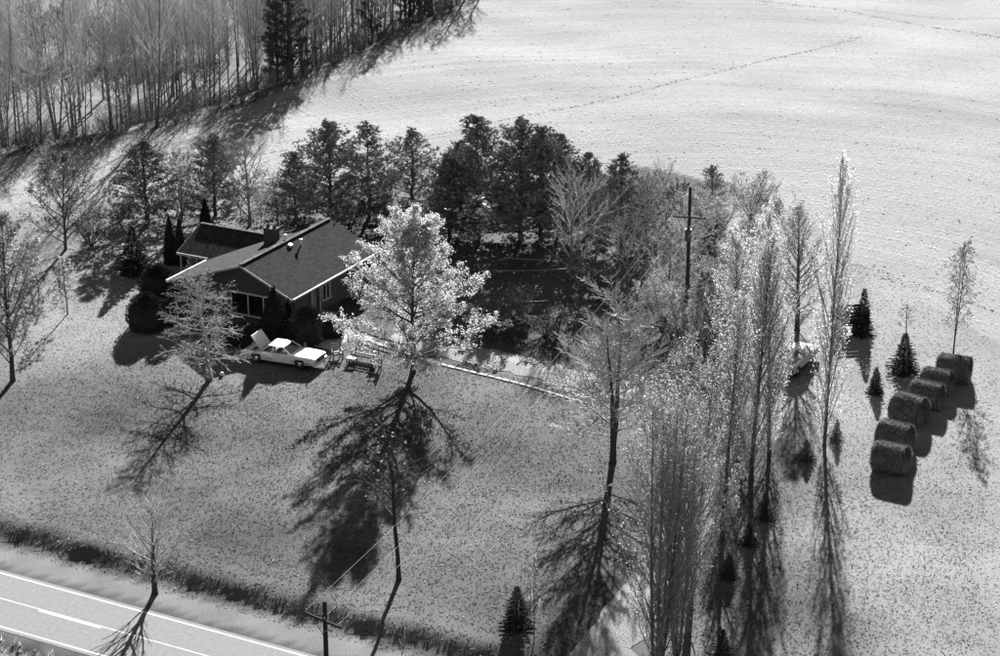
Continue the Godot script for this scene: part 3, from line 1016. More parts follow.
func build_wagon(at: Vector3, turn: float) -> void:
	var t := thing("farm_wagon", at, turn, "dark boxy farm wagon partly hidden beside the pointed spruce", "wagon")
	var g := Geo.new()
	g.box(Vector3(0, 0.75, 0), Vector3(2.6, 0.12, 1.6), grey(0.06), Basis.IDENTITY, 0.02)
	part(t, "bed", g, M.wood)
	for z in [-0.78, 0.78]:
		for k in 4:
			g = Geo.new()
			g.box(Vector3(0, 0.96 + k * 0.26, z), Vector3(2.6, 0.23, 0.05), grey(0.05 + 0.015 * (k % 2)), Basis.IDENTITY, 0.01)
			part(t, "board", g, M.wood)
	for x in [-1.26, 1.26]:
		for k in 4:
			g = Geo.new()
			g.box(Vector3(x, 0.96 + k * 0.26, 0), Vector3(0.05, 0.23, 1.5), grey(0.05 + 0.012 * (k % 2)), Basis.IDENTITY, 0.01)
			part(t, "board", g, M.wood)
	g = Geo.new()
	g.box(Vector3(-1.35, 0.7, 0), Vector3(0.08, 0.14, 1.9), grey(0.7), Basis.IDENTITY, 0.01)
	part(t, "crossbar", g, M.paint)
	g = Geo.new()
	g.beam(Vector3(-1.3, 0.6, 0), Vector3(-2.7, 0.35, 0), 0.09, 0.09, grey(0.5))
	part(t, "drawbar", g, M.paint)
	for x in [-0.8, 0.8]:
		wheel(t, Vector3(x, 0.36, 0.9), Vector3.BACK, 0.36)
		wheel(t, Vector3(x, 0.36, -0.9), Vector3.FORWARD, 0.36)

# ---------------------------------------------------------------- garden things
func slatted_seat(called: String, at: Vector3, turn: float, w: float, label: String, cat: String) -> void:
	# rustic seat: four posts, seat slats, back slats, arm rails; the back is at -z
	var t := thing(called, at, turn, label, cat)
	var dk := grey(0.07)
	var g: Geo
	for x in [-1.0, 1.0]:
		for z in [-1.0, 1.0]:
			g = Geo.new()
			var top := 1.15 if z < 0.0 else 0.66
			g.tube(PackedVector3Array([Vector3(x * w * 0.5, -0.02, z * 0.3), Vector3(x * w * 0.5, top, z * 0.3 - (0.08 if z < 0.0 else 0.0))]), PackedFloat32Array([0.05, 0.045]), 7, dk, true)
			part(t, "leg", g, M.wood)
		g = Geo.new()
		g.box(Vector3(x * w * 0.5, 0.68, 0.02), Vector3(0.12, 0.05, 0.76), grey(0.3), Basis.IDENTITY, 0.01)
		part(t, "armrest", g, M.wood)
	for k in 5:
		g = Geo.new()
		g.box(Vector3(0, 0.43, 0.26 - k * 0.125), Vector3(w - 0.08, 0.04, 0.1), grey(0.38), Basis.IDENTITY, 0.008)
		part(t, "seat_slat", g, M.wood)
	for k in 3:
		g = Geo.new()
		g.box(Vector3(0, 0.62 + k * 0.19, -0.32 - k * 0.014), Vector3(w + 0.04, 0.11, 0.04), grey(0.22), Basis.IDENTITY, 0.008)
		part(t, "back_slat", g, M.wood)
	for z in [-0.3, 0.3]:
		g = Geo.new()
		g.beam(Vector3(-w * 0.5, 0.36, z), Vector3(w * 0.5, 0.36, z), 0.05, 0.07, dk)
		part(t, "rail", g, M.wood)

func build_table(at: Vector3, turn: float) -> void:
	var t := thing("side_table", at, turn, "small pale-topped garden table between the wooden seats", "table")
	var g: Geo
	for k in 5:
		g = Geo.new()
		g.box(Vector3(0, 0.5, -0.24 + k * 0.12), Vector3(0.75, 0.04, 0.105), grey(0.6), Basis.IDENTITY, 0.008)
		part(t, "top_board", g, M.wood)
	for x in [-0.3, 0.3]:
		for z in [-0.22, 0.22]:
			g = Geo.new()
			g.box(Vector3(x, 0.24, z), Vector3(0.07, 0.48, 0.07), grey(0.08), Basis.IDENTITY, 0.01)
			part(t, "leg", g, M.wood)
	g = Geo.new()
	g.box(Vector3(0, 0.15, 0), Vector3(0.6, 0.04, 0.44), grey(0.1), Basis.IDENTITY, 0.01)
	part(t, "shelf", g, M.wood)

func build_statue(at: Vector3, h: float, label: String) -> void:
	var t := thing("garden_ornament", at, 0.4, label, "ornament")
	var g := Geo.new()
	g.lathe(Vector3.ZERO, Vector3.UP, [Vector2(0.0, 0.0), Vector2(0.17, 0.0), Vector2(0.17, 0.1 * h), Vector2(0.12, 0.13 * h), Vector2(0.12, 0.16 * h)], 10, grey(0.6))
	part(t, "base", g, M.concrete)
	g = Geo.new()
	g.lathe(Vector3(0, 0.15 * h, 0), Vector3.UP, [Vector2(0.1, 0.0), Vector2(0.15, 0.15 * h), Vector2(0.12, 0.35 * h), Vector2(0.15, 0.5 * h), Vector2(0.07, 0.6 * h), Vector2(0.05, 0.64 * h)], 10, grey(0.8))
	part(t, "figure", g, M.concrete)
	g = Geo.new()
	g.lathe(Vector3(0, 0.77 * h, 0.01), Vector3.UP, [Vector2(0.03, 0.0), Vector2(0.09, 0.06 * h), Vector2(0.095, 0.13 * h), Vector2(0.06, 0.2 * h), Vector2(0.0, 0.23 * h)], 10, grey(0.8))
	part(t, "head", g, M.concrete)

func build_planter(at: Vector3) -> void:
	var t := thing("planter", at, 0.0, "low round pale-rimmed planter beside the front path", "planter")
	var g := Geo.new()
	g.lathe(Vector3.ZERO, Vector3.UP, [Vector2(0.3, 0.0), Vector2(0.34, 0.08), Vector2(0.52, 0.26), Vector2(0.56, 0.3), Vector2(0.5, 0.31), Vector2(0.46, 0.24)], 18, grey(0.6))
	part(t, "bowl", g, M.concrete)
	g = Geo.new()
	g.lathe(Vector3(0, 0.24, 0), Vector3.UP, [Vector2(0.47, 0.0), Vector2(0.0, 0.02)], 18, grey(0.04))
	part(t, "soil", g, M.dirt)

func build_doghouse(at: Vector3, turn: float) -> void:
	var t := thing("doghouse", at, turn, "little white gabled doghouse on the shaded back lawn", "doghouse")
	var wh := grey(0.78)
	var g := Geo.new()
	g.box(Vector3(0, 0.4, -0.62), Vector3(0.9, 0.8, 0.05), wh)
	part(t, "back_wall", g, M.paint)
	for x in [-0.43, 0.43]:
		g = Geo.new()
		g.box(Vector3(x, 0.4, 0.0), Vector3(0.04, 0.8, 1.19), wh)
		part(t, "side_wall", g, M.paint)
	g = Geo.new()
	var z := 0.62
	g.face([Vector3(-0.45, 0, z), Vector3(-0.19, 0, z), Vector3(-0.19, 0.8, z), Vector3(-0.45, 0.8, z)], Vector3.BACK, wh)
	g.face([Vector3(0.45, 0, z), Vector3(0.19, 0, z), Vector3(0.19, 0.8, z), Vector3(0.45, 0.8, z)], Vector3.BACK, wh)
	g.face([Vector3(-0.19, 0.58, z), Vector3(0.19, 0.58, z), Vector3(0.19, 0.8, z), Vector3(-0.19, 0.8, z)], Vector3.BACK, wh)
	g.face([Vector3(-0.45, 0.8, z), Vector3(0.45, 0.8, z), Vector3(0, 1.2, z)], Vector3.BACK, wh)
	part(t, "front_wall", g, M.paint)
	for x in [-1.0, 1.0]:
		g = Geo.new()
		g.slab([Vector3(0.004 * x, 1.27, 0.72), Vector3(0.58 * x, 0.74, 0.72), Vector3(0.58 * x, 0.74, -0.72), Vector3(0.004 * x, 1.27, -0.72)], 0.04, grey(0.6))
		part(t, "roof_slope", g, M.paint)
	g = Geo.new()
	g.box(Vector3(0, 0.03, 0), Vector3(0.82, 0.04, 1.18), grey(0.1))
	part(t, "floor", g, M.wood)

func build_bale(at: Vector3, turn: float, sd: int, size: Vector2, label: String) -> void:
	# size: radius, length; lies on its side along local x
	rng.seed = sd
	var t := thing("hay_bale", at, turn, label, "hay bale", "row of round hay bales")
	var f := FastNoiseLite.new()
	f.seed = sd
	f.frequency = 1.4
	var g := Geo.new()
	var rows := []
	var mids := []
	var prof := [[0.0, 0.02], [0.55, 0.0], [0.84, 0.0], [0.95, 0.025], [1.0, 0.09], [1.0, 0.3], [1.01, 0.5], [1.0, 0.7], [1.0, 0.91], [0.95, 0.975], [0.84, 1.0], [0.55, 1.0], [0.0, 0.98]]
	for p in prof:
		var row := []
		for j in 32:
			var a := TAU * j / 32.0
			var q := Vector3((p[1] - 0.5) * size.y, cos(a) * p[0], sin(a) * p[0])
			var r := size.x * (1.0 + 0.10 * f.get_noise_3d(q.x, q.y * 2.0, q.z * 2.0))
			var yy := q.y * r
			if yy < -size.x * 0.86:
				yy = -size.x * 0.86 + (yy + size.x * 0.86) * 0.1
			row.append(Vector3(q.x, yy + size.x * 0.87, q.z * r))
		rows.append(row)
		mids.append(Vector3((p[1] - 0.5) * size.y * 0.7, size.x * 0.87, 0))
	g.skin(rows, true, grey(0.085), mids)
	part(t, "roll", g, M.hay)
	# loose straws over the roll and its ends
	g = Geo.new()
	for i in 7000:
		var a := rng.randf() * TAU
		var along := rng.randf_range(-0.49, 0.49) * size.y
		var o := Vector3(0, cos(a), sin(a))
		var r := size.x * 0.985
		var p := Vector3(along, 0, 0) + o * r
		var tang := Vector3(rng.randfn() * 0.5, -sin(a), cos(a)).normalized()
		var m := o
		if i % 4 == 0:
			var e := 1.0 if rng.randf() < 0.5 else -1.0
			var rr := sqrt(rng.randf()) * size.x * 0.92
			p = Vector3(e * size.y * 0.5, cos(a) * rr, sin(a) * rr)
			m = Vector3(e, 0, 0)
		p.y = maxf(p.y, -size.x * 0.84) + size.x * 0.87
		var s := tang.cross(m).normalized()
		g.blade(p, p + (tang + m * rng.randf_range(0.05, 0.5)).normalized() * rng.randf_range(0.12, 0.36), s * 0.013, m, grey(0.12 * rng.randf_range(0.5, 2.2)))
	part(t, "straw", g, M.hay_straw)

func build_pole(at: Vector3, h: float, turn: float, arm_h: float, label: String, transformer: bool) -> Node3D:
	var t := thing("utility_pole", at, turn, label, "utility pole")
	var dk := grey(0.05)
	var g := Geo.new()
	g.tube(PackedVector3Array([Vector3(0, -0.2, 0), Vector3(0, h * 0.5, 0), Vector3(0, h, 0)]), PackedFloat32Array([0.17, 0.145, 0.11]), 10, dk, true)
	part(t, "pole", g, M.wood)
	g = Geo.new()
	g.box(Vector3(0, arm_h, 0.15), Vector3(2.5, 0.12, 0.1), dk, Basis.IDENTITY, 0.01)
	part(t, "crossarm", g, M.wood)
	g = Geo.new()
	for x in [-1.0, 1.0]:
		g.beam(Vector3(x * 0.75, arm_h - 0.05, 0.21), Vector3(0, arm_h - 0.7, 0.2), 0.02, 0.04, grey(0.15))
	part(t, "brace", g, M.metal)
	for x in [-1.15, 0.12, 1.15]:
		g = Geo.new()
		g.lathe(Vector3(x, arm_h + 0.06, 0.15), Vector3.UP, [Vector2(0.02, 0.0), Vector2(0.05, 0.04), Vector2(0.05, 0.1), Vector2(0.03, 0.12), Vector2(0.04, 0.16), Vector2(0.0, 0.19)], 8, grey(0.3))
		part(t, "insulator", g, M.glaze)
	if transformer:
		g = Geo.new()
		g.lathe(Vector3(0, arm_h - 1.75, 0.42), Vector3.UP, [Vector2(0.0, 0.0), Vector2(0.24, 0.02), Vector2(0.25, 0.06), Vector2(0.25, 0.85), Vector2(0.27, 0.87), Vector2(0.26, 0.92), Vector2(0.0, 0.97)], 16, grey(0.06))
		var tr := part(t, "transformer", g, M.metal)
		for x in [-0.1, 0.1]:
			g = Geo.new()
			g.lathe(Vector3(x, arm_h - 0.8, 0.42), Vector3.UP, [Vector2(0.04, 0.0), Vector2(0.03, 0.1), Vector2(0.045, 0.12), Vector2(0.025, 0.2), Vector2(0.0, 0.24)], 8, grey(0.3))
			part(tr, "bushing", g, M.glaze)
	return t

func sagging(p: Vector3, q: Vector3, sag: float, r: float, col: Color) -> Geo:
	var g := Geo.new()
	var pts := PackedVector3Array()
	var rad := PackedFloat32Array()
	for i in 25:
		var k := i / 24.0
		pts.append(p.lerp(q, k) - Vector3(0, sag * 4.0 * k * (1.0 - k), 0))
		rad.append(r)
	g.tube(pts, rad, 5, col, true)
	return g

# ---------------------------------------------------------------- ground cover
func grid_axis(a: float, b: float, step: float, far: float) -> PackedFloat32Array:
	var l := PackedFloat32Array()
	var x := far
	var side := []
	var d := step
	x = 0.0
	while x < far:
		d *= 1.5
		x += d
		side.append(x)
	side.reverse()
	for s in side:
		l.append(a - s)
	x = a
	while x <= b:
		l.append(x)
		x += step
	side.reverse()
	for s in side:
		l.append(b + s)
	return l

func ring_tone(x: float, z: float) -> float:      # straw left in rings by the harvester
	var r := Vector2(x, z).distance_to(ROWS_AT) + 1.2 * land.get_noise_2d(x * 0.8, z * 0.8)
	var along := atan2(z - ROWS_AT.y, x - ROWS_AT.x) * 40.0
	return fine.get_noise_2d(r * 1.1, along * 0.04) * 0.6 + fine.get_noise_2d(r * 3.4, along * 0.10 + 40.0) * 0.9

func ground_tone(x: float, z: float) -> float:
	var p := land.get_noise_2d(x * 1.2, z * 1.2)
	var q := fine.get_noise_2d(x * 1.5, z * 1.5)
	var d := road_d(x, z)
	if d < 5.6 + 0.5 * q:
		if d > -3.4:
			return (0.19 if d > 3.7 + 0.3 * q else 0.10) + 0.05 * q            # gravel beside the road, weeds at its edge
		return 0.13 + 0.07 * q
	if in_wood(x, z):
		return 0.16 + 0.07 * q + 0.05 * p
	var edge := line_y(lawn_edge, x) + 1.5 * q
	if z < edge:
		return 0.28 + 0.06 * ring_tone(x, z) + 0.02 * p
	var right := smoothstep(15.0, 24.0, x + 3.0 * p)
	var left := smoothstep(-14.0, -26.0, x + 4.0 * p) * smoothstep(20.0, 2.0, z)
	var mown := sin(d * 5.2 + 3.0 * p) * smoothstep(34.0, 14.0, d) * smoothstep(6.0, -12.0, x)      # swaths of the mower along the road
	return 0.12 + 0.08 * p + 0.025 * q + 0.13 * right + 0.10 * left + 0.012 * mown

func build_ground() -> void:
	var xs := grid_axis(-66.0, 66.0, 0.6, 1500.0)
	var zs := grid_axis(-122.0, 66.0, 0.6, 1500.0)
	var g := Geo.new()
	var w := xs.size()
	for z in zs:
		for x in xs:
			var y := ground_y(x, z)
			g.v.append(Vector3(x, y, z))
			g.c.append(grey(maxf(ground_tone(x, z), 0.03)))
			g.n.append(Vector3.UP)
	for i in zs.size():
		for j in w:
			var k := i * w + j
			var dx := g.v[k + (1 if j < w - 1 else 0)] - g.v[k - (1 if j > 0 else 0)]
			var dz := g.v[k + (w if i < zs.size() - 1 else 0)] - g.v[k - (w if i > 0 else 0)]
			g.n[k] = dz.cross(dx).normalized()
	for i in zs.size() - 1:
		for j in w - 1:
			var a := i * w + j
			g.t.append(a); g.t.append(a + 1); g.t.append(a + w)
			g.t.append(a + 1); g.t.append(a + w + 1); g.t.append(a + w)
	structure("ground", g, M.soil)

func ribbon(line: PackedVector2Array, half: float, lift: float, col: float, wob: float, flat_y := INF) -> Geo:
	var g := Geo.new()
	var rows := []
	var total := 0.0
	var pts := PackedVector2Array()
	for i in line.size() - 1:
		var k := maxi(1, int(line[i].distance_to(line[i + 1]) / 0.5))
		for j in k:
			pts.append(line[i].lerp(line[i + 1], float(j) / k))
	pts.append(line[-1])
	for i in pts.size():
		var d := (pts[mini(i + 1, pts.size() - 1)] - pts[maxi(i - 1, 0)]).normalized()
		var s := Vector2(-d.y, d.x)
		var row := []
		for j in 9:
			var o := (j / 4.0 - 1.0)
			var e := pts[i] + s * o * half * (1.0 + wob * fine.get_noise_2d(i * 2.0, 50.0 * signf(o)))
			var y := flat_y if flat_y < 1e8 else ground_y(e.x, e.y)
			row.append(Vector3(e.x, y + lift * (1.0 - 0.8 * absf(o) * signf(wob)), e.y))
		rows.append(row)
	g.skin(rows, false, grey(col))
	return g

func smooth_line(p: PackedVector2Array, rounds := 3) -> PackedVector2Array:
	for k in rounds:
		var q := PackedVector2Array([p[0]])
		for i in p.size() - 1:
			q.append(p[i].lerp(p[i + 1], 0.25))
			q.append(p[i].lerp(p[i + 1], 0.75))
		q.append(p[-1])
		p = q
	return p

func scatter(called: String, mesh: Mesh, xf: Array, cols: PackedColorArray, label: String, cat: String) -> void:
	var mm := MultiMesh.new()
	mm.transform_format = MultiMesh.TRANSFORM_3D
	mm.use_colors = true
	mm.mesh = mesh
	mm.instance_count = xf.size()
	for i in xf.size():
		mm.set_instance_transform(i, xf[i])
		mm.set_instance_color(i, cols[i])
	var o := MultiMeshInstance3D.new()
	o.name = called
	o.multimesh = mm
	add_child(o, true)
	tag(o, label, cat)
	o.set_meta("kind", "stuff")

func tuft_mesh(k: int, spread: float, wide: float, sd: int) -> ArrayMesh:
	rng.seed = sd
	var g := Geo.new()
	for i in k:
		var a := rng.randf() * TAU
		var o := Vector3(cos(a), 0, sin(a))
		var p := o * rng.randf() * spread * 0.4
		var s := Vector3(-o.z, 0, o.x).rotated(Vector3.UP, rng.randf_range(-0.8, 0.8))
		g.blade(p, p + o * spread * rng.randf_range(0.3, 1.0) + Vector3(0, rng.randf_range(0.6, 1.0), 0), s * wide, (o * 0.7 + Vector3.UP).normalized(), Color.WHITE)
	return g.mesh(M.grass)

func clear_of_drive(x: float, z: float, by: float) -> bool:
	return drive_dist(Vector2(x, z)) > by

func cover_ground() -> void:
	rng.seed = 5
	var xf := []
	var co := PackedColorArray()
	# lawn grass
	var n := 0
	while n < 150000:
		var z := rng.randf_range(-32.0, 56.0)
		var hw := (172.0 - z) * 0.235
		var x := rng.randf_range(-hw, hw)
		n += 1
		if z < line_y(lawn_edge, x) or road_d(x, z) < 5.4:
			continue
		if rng.randf() > 0.55 + 0.9 * fine.get_noise_2d(x, z) + 0.3:
			continue
		if absf(x - 9.0) < 18.0 and not clear_of_drive(x, z, 1.9):
			continue
		var h := rng.randf_range(0.03, 0.09)
		var d := road_d(x, z)
		if d < 8.0:
			h *= 0.9
		xf.append(Transform3D(Basis(Vector3.UP, rng.randf() * TAU).scaled(Vector3(h * 1.3, h, h * 1.3)), Vector3(x, ground_y(x, z), z)))
		co.append(grey(ground_tone(x, z) * rng.randf_range(0.9, 1.45)))
	scatter("lawn_grass", tuft_mesh(6, 1.0, 0.22, 1), xf, co, "short mown grass covering the lawn round the house", "grass")
	# coarse weeds on the near verge of the road
	xf = []; co = PackedColorArray()
	for i in 9000:
		var x := rng.randf_range(-34.0, 2.0)
		var z := rng.randf_range(44.0, 66.0)
		var d := road_d(x, z)
		if d > -3.8 or d < -10.0:
			continue
		if fine.get_noise_2d(x * 1.5, z * 1.5) < -0.15:
			continue
		var h := rng.randf_range(0.15, 0.5)
		xf.append(Transform3D(Basis(Vector3.UP, rng.randf() * TAU).scaled(Vector3(h * 0.8, h, h * 0.8)), Vector3(x, ground_y(x, z), z)))
		co.append(grey(rng.randf_range(0.08, 0.4)))
	scatter("verge_weeds", tuft_mesh(8, 0.8, 0.06, 2), xf, co, "coarse dry weeds along the near side of the road", "weeds")
	# field stubble in rings
	xf = []; co = PackedColorArray()
	for i in 260000:
		var z := -120.0 + 165.0 * pow(rng.randf(), 0.8)
		var hw := (172.0 - z) * 0.225
		var x := rng.randf_range(-hw, hw)
		if not in_field(x, z):
			continue
		var p := Vector2(x, z) - ROWS_AT
		var r := p.length()
		var rr := roundf(r / 0.9) * 0.9 + rng.randfn() * 0.2
		p *= rr / r
		x = ROWS_AT.x + p.x
		z = ROWS_AT.y + p.y
		if ring_tone(x, z) + rng.randf_range(-0.6, 0.6) < -0.25:
			continue
		var h := rng.randf_range(0.05, 0.15)
		xf.append(Transform3D(Basis(Vector3.UP, rng.randf() * TAU).scaled(Vector3(h * 1.1, h, h * 1.1)), Vector3(x, ground_y(x, z), z)))
		co.append(grey(rng.randf_range(0.3, 0.45)))
	scatter("field_stubble", tuft_mesh(5, 0.9, 0.1, 3), xf, co, "pale stubble left in curved rows over the field", "stubble")
	# fallen leaves
	rng.seed = 77
	var g := Geo.new()
	for i in 3:
		var d := Vector3(cos(i * 2.1), 0.25, sin(i * 2.1)).normalized()
		g.leaf(Vector3(0, 0.25, 0) - d * 0.5, d, Vector3.UP, 1.0, 0.8, Color.WHITE)
	var lm := g.mesh(M.litter)
	xf = []; co = PackedColorArray()
	for i in 90000:
		var z := rng.randf_range(-30.0, 56.0)
		var hw := (172.0 - z) * 0.225
		var x := rng.randf_range(-hw, hw)
		if z < line_y(lawn_edge, x) or road_d(x, z) < 5.0:
			continue
		var near := 0.022 + 0.85 * exp(-Vector2(x + 4.0, z - 24.0).length_squared() / 240.0) + 0.6 * exp(-Vector2(x + 21.0, z - 12.0).length_squared() / 200.0) + 0.4 * exp(-Vector2(x - 24.0, z - 40.0).length_squared() / 300.0)
		if rng.randf() > near * (1.0 + 1.6 * fine.get_noise_2d(x * 2.0, z * 2.0)):
			continue
		var s := rng.randf_range(0.05, 0.11)
		xf.append(Transform3D(Basis(Vector3(rng.randfn() * 0.3, 1, rng.randfn() * 0.3).normalized(), rng.randf() * TAU).scaled(Vector3.ONE * s), Vector3(x, ground_y(x, z) + 0.03, z)))
		co.append(grey(0.03 if rng.randf() < 0.88 else 0.4))
	scatter("fallen_leaves", lm, xf, co, "dark fallen leaves strewn over the lawn", "leaves")
	# dark lumps of earth turned up in the field
	xf = []; co = PackedColorArray()
	for i in 14000:
		var z := -118.0 + 150.0 * pow(rng.randf(), 0.8)
		var hw := (172.0 - z) * 0.225
		var x := rng.randf_range(-hw, hw)
		if not in_field(x, z) or ring_tone(x, z) > -0.28:
			continue
		var s := rng.randf_range(0.02, 0.085)
		xf.append(Transform3D(Basis(Vector3.UP, rng.randf() * TAU).scaled(Vector3(s * 1.6, s * 0.5, s)), Vector3(x, ground_y(x, z), z)))
		co.append(grey(0.06))
	# tractor tracks: lines of turned earth across the field
	for tr in [[Vector2(-44.60, -30.71), Vector2(-39.77, -33.70), Vector2(-29.87, -41.20), Vector2(-19.03, -45.81), Vector2(-5.83, -50.95), Vector2(1.99, -57.05), Vector2(12.27, -63.84), Vector2(25.76, -76.86), Vector2(40.55, -90.31)], [Vector2(29.40, -107.77), Vector2(42.36, -103.08), Vector2(56.32, -90.31), Vector2(60.03, -86.59)], [Vector2(28.41, -13.28), Vector2(30.92, -10.79), Vector2(33.30, -7.89), Vector2(36.23, -4.14), Vector2(39.45, -0.53)], [Vector2(28.29, -11.78), Vector2(31.07, -9.09), Vector2(34.18, -6.00)], [Vector2(13.42, -31.30), Vector2(19.57, -30.12)]]:
		var line := smooth_line(PackedVector2Array(tr), 3)
		for i in line.size() - 1:
			var k := int(line[i].distance_to(line[i + 1]) / 0.11)
			for j in k:
				var p := line[i].lerp(line[i + 1], rng.randf()) + Vector2(rng.randfn(), rng.randfn()) * 0.18
				var s := rng.randf_range(0.025, 0.075)
				xf.append(Transform3D(Basis(Vector3.UP, rng.randf() * TAU).scaled(Vector3(s * 1.6, s * 0.5, s)), Vector3(p.x, ground_y(p.x, p.y), p.y)))
				co.append(grey(0.15))
	g = Geo.new()
	g.lathe(Vector3.ZERO, Vector3.UP, [Vector2(1.0, -0.2), Vector2(0.9, 0.4), Vector2(0.5, 0.85), Vector2(0.0, 1.0)], 6, Color.WHITE)
	scatter("earth_clods", g.mesh(M.dirt), xf, co, "dark clods of earth scattered along the field rows", "clods")

# ---------------------------------------------------------------- the scene
func _ready() -> void:
	var cam := Camera3D.new()
	cam.name = "camera"
	add_child(cam)
	cam.position = Vector3(0, 64.2, 172)
	cam.rotation_degrees = Vector3(-20.7, 0, 0)
	cam.fov = 15.69
	cam.near = 1.0
	cam.far = 4000.0
	cam.current = true

	var we := WorldEnvironment.new()
	we.name = "world_environment"
	var env := Environment.new()
	env.background_mode = Environment.BG_SKY
	var sky := Sky.new()
	var sm := ProceduralSkyMaterial.new()
	sm.sky_top_color = Color(0.30, 0.30, 0.30)
	sm.sky_horizon_color = Color(0.55, 0.55, 0.55)
	sm.ground_bottom_color = Color(0.15, 0.15, 0.15)
	sm.ground_horizon_color = Color(0.5, 0.5, 0.5)
	sm.sun_angle_max = 20.0
	sky.sky_material = sm
	env.sky = sky
	env.background_energy_multiplier = 0.48
	env.tonemap_mode = Environment.TONE_MAPPER_LINEAR
	env.tonemap_exposure = 6.1
	env.sdfgi_enabled = true
	env.ssao_enabled = true
	env.ssil_enabled = true
	we.environment = env
	add_child(we)

	var sun := DirectionalLight3D.new()
	sun.name = "sun"
	sun.light_color = Color(1, 1, 1)
	sun.light_energy = 1.6
	sun.light_angular_distance = 0.5
	sun.shadow_enabled = true
	sun.directional_shadow_max_distance = 400.0
	sun.rotation_degrees = Vector3(-20.8, 180.0 - 6.5, 0)     # low behind the scene, a little to the right
	add_child(sun)

	land.seed = 3; land.frequency = 0.045; land.fractal_octaves = 3
	fine.seed = 9; fine.frequency = 0.22; fine.fractal_octaves = 4
	make_materials()
	drive = smooth_line(PackedVector2Array([Vector2(2.09, 63.10), Vector2(4.24, 57.82), Vector2(6.35, 52.11), Vector2(8.86, 45.90), Vector2(11.95, 36.26), Vector2(14.25, 25.29), Vector2(13.99, 18.32), Vector2(11.35, 15.75), Vector2(7.18, 13.67), Vector2(2.92, 10.76), Vector2(-1.48, 7.96), Vector2(-5.24, 5.91), Vector2(-8.30, 4.23)]))
	wood_edge = PackedVector2Array([Vector2(-64.48, -31.60), Vector2(-47.05, -43.16), Vector2(-41.86, -45.81), Vector2(-38.43, -48.18), Vector2(-34.25, -52.72), Vector2(-29.87, -57.05), Vector2(-25.41, -62.30), Vector2(-20.88, -69.38), Vector2(-16.25, -79.45), Vector2(-11.23, -89.37), Vector2(-6.96, -99.03), Vector2(-2.40, -109.37)])
	lawn_edge = PackedVector2Array([Vector2(-76.13, -18.96), Vector2(-43.81, -26.65), Vector2(-38.95, -28.95), Vector2(-31.30, -31.30), Vector2(-18.03, -33.09), Vector2(-5.42, -33.70), Vector2(13.00, -39.92), Vector2(23.44, -33.09), Vector2(28.65, -15.05), Vector2(33.16, -4.60), Vector2(37.45, 5.70), Vector2(50.31, 36.26)])

	build_ground()
	build_roads()
	build_house(Vector3(-19.65, 0, 0.40))
	make_plants()
	plant_trees()
	plant_wood()
	build_things()
	cover_ground()
	for k in proto:
		proto[k].free()

func make_materials() -> void:
	var soft := noise_tex(1, 0.02, 0.6, 1.0)
	var speck := noise_tex(2, 0.08, 0.55, 1.0, 3)
	var turf := noise_tex(6, 0.16, 0.6, 1.0, 3)
	var soft_wide := noise_tex(12, 0.03, 0.9, 1.0, 6)
	var grain := noise_tex(4, 0.12, 0.7, 1.0, 2)
	M.soil = mat(1.0, 0.95, turf, 9.0)
	M.gravel = mat(1.0, 0.95, noise_tex(15, 0.06, 0.35, 1.0, 5), 4.0)
	M.asphalt = mat(1.0, 0.9, soft_wide, 6.0)
	M.line = mat(1.0, 0.7, grain, 1.0)
	M.bark = mat(1.0, 0.9, soft, 0.8)
	M.leaf = mat(1.0, 0.7, null, 1.0, 0.5)
	M.litter = mat(1.0, 0.9)
	M.bright_leaf = mat(1.0, 0.6, null, 1.0, 0.9)
	M.needle = mat(1.0, 0.75)
	M.grass = mat(1.0, 0.9, null, 1.0, 1.0)
	M.brick = mat(1.0, 0.9, speck, 1.2)
	M.shingle = mat(1.0, 0.95, shingle_tex(true), 4.0)
	M.shingle.uv1_world_triplanar = false
	M.shingle_across = mat(1.0, 0.95, shingle_tex(false), 4.0)
	M.shingle_across.uv1_world_triplanar = false
	M.concrete = mat(1.0, 0.9, soft, 1.0)
	M.paint = mat(1.0, 0.55, soft, 3.0)
	M.wood = mat(1.0, 0.85, grain, 0.7)
	M.metal = mat(1.0, 0.5)
	M.glaze = mat(1.0, 0.2)
	M.dirt = mat(1.0, 0.95, speck, 0.7)
	M.rubber = mat(1.0, 0.8)
	M.hay = mat(1.0, 0.95, speck, 0.5)
	M.hay_straw = mat(1.0, 0.8, null, 1.0, 0.3)
	M.carpaint = mat(1.0, 0.3)
	M.carpaint.clearcoat_enabled = true
	M.carpaint.clearcoat = 0.6
	M.carpaint.clearcoat_roughness = 0.08
	M.old_paint = mat(1.0, 0.75)
	M.chrome = mat(1.0, 0.18)
	M.chrome.metallic = 1.0
	M.glass = mat(1.0, 0.05)
	M.glass.albedo_color = Color(0.2, 0.2, 0.2, 0.25)
	M.glass.transparency = BaseMaterial3D.TRANSPARENCY_ALPHA
	M.car_glass = M.glass.duplicate()
	M.car_glass.albedo_color = Color(0.15, 0.15, 0.15, 0.45)

func shingle_tex(upright: bool) -> ImageTexture:
	# worn shingles: courses of tabs of slightly different grey, 4 m of roof
	var r := RandomNumberGenerator.new()
	r.seed = 17
	var im := Image.create(512, 512, false, Image.FORMAT_RGB8)
	for row in 24:
		var y := 0
		while y < 512:
			var l := r.randi_range(18, 34)
			var k := r.randf_range(0.62, 1.0)
			var a := Rect2i(int(row * 512.0 / 24.0), y, 22, l)
			if not upright:
				a = Rect2i(y, int(row * 512.0 / 24.0), l, 22)
			im.fill_rect(a, Color(k, k, k))
			y += l
	return ImageTexture.create_from_image(im)

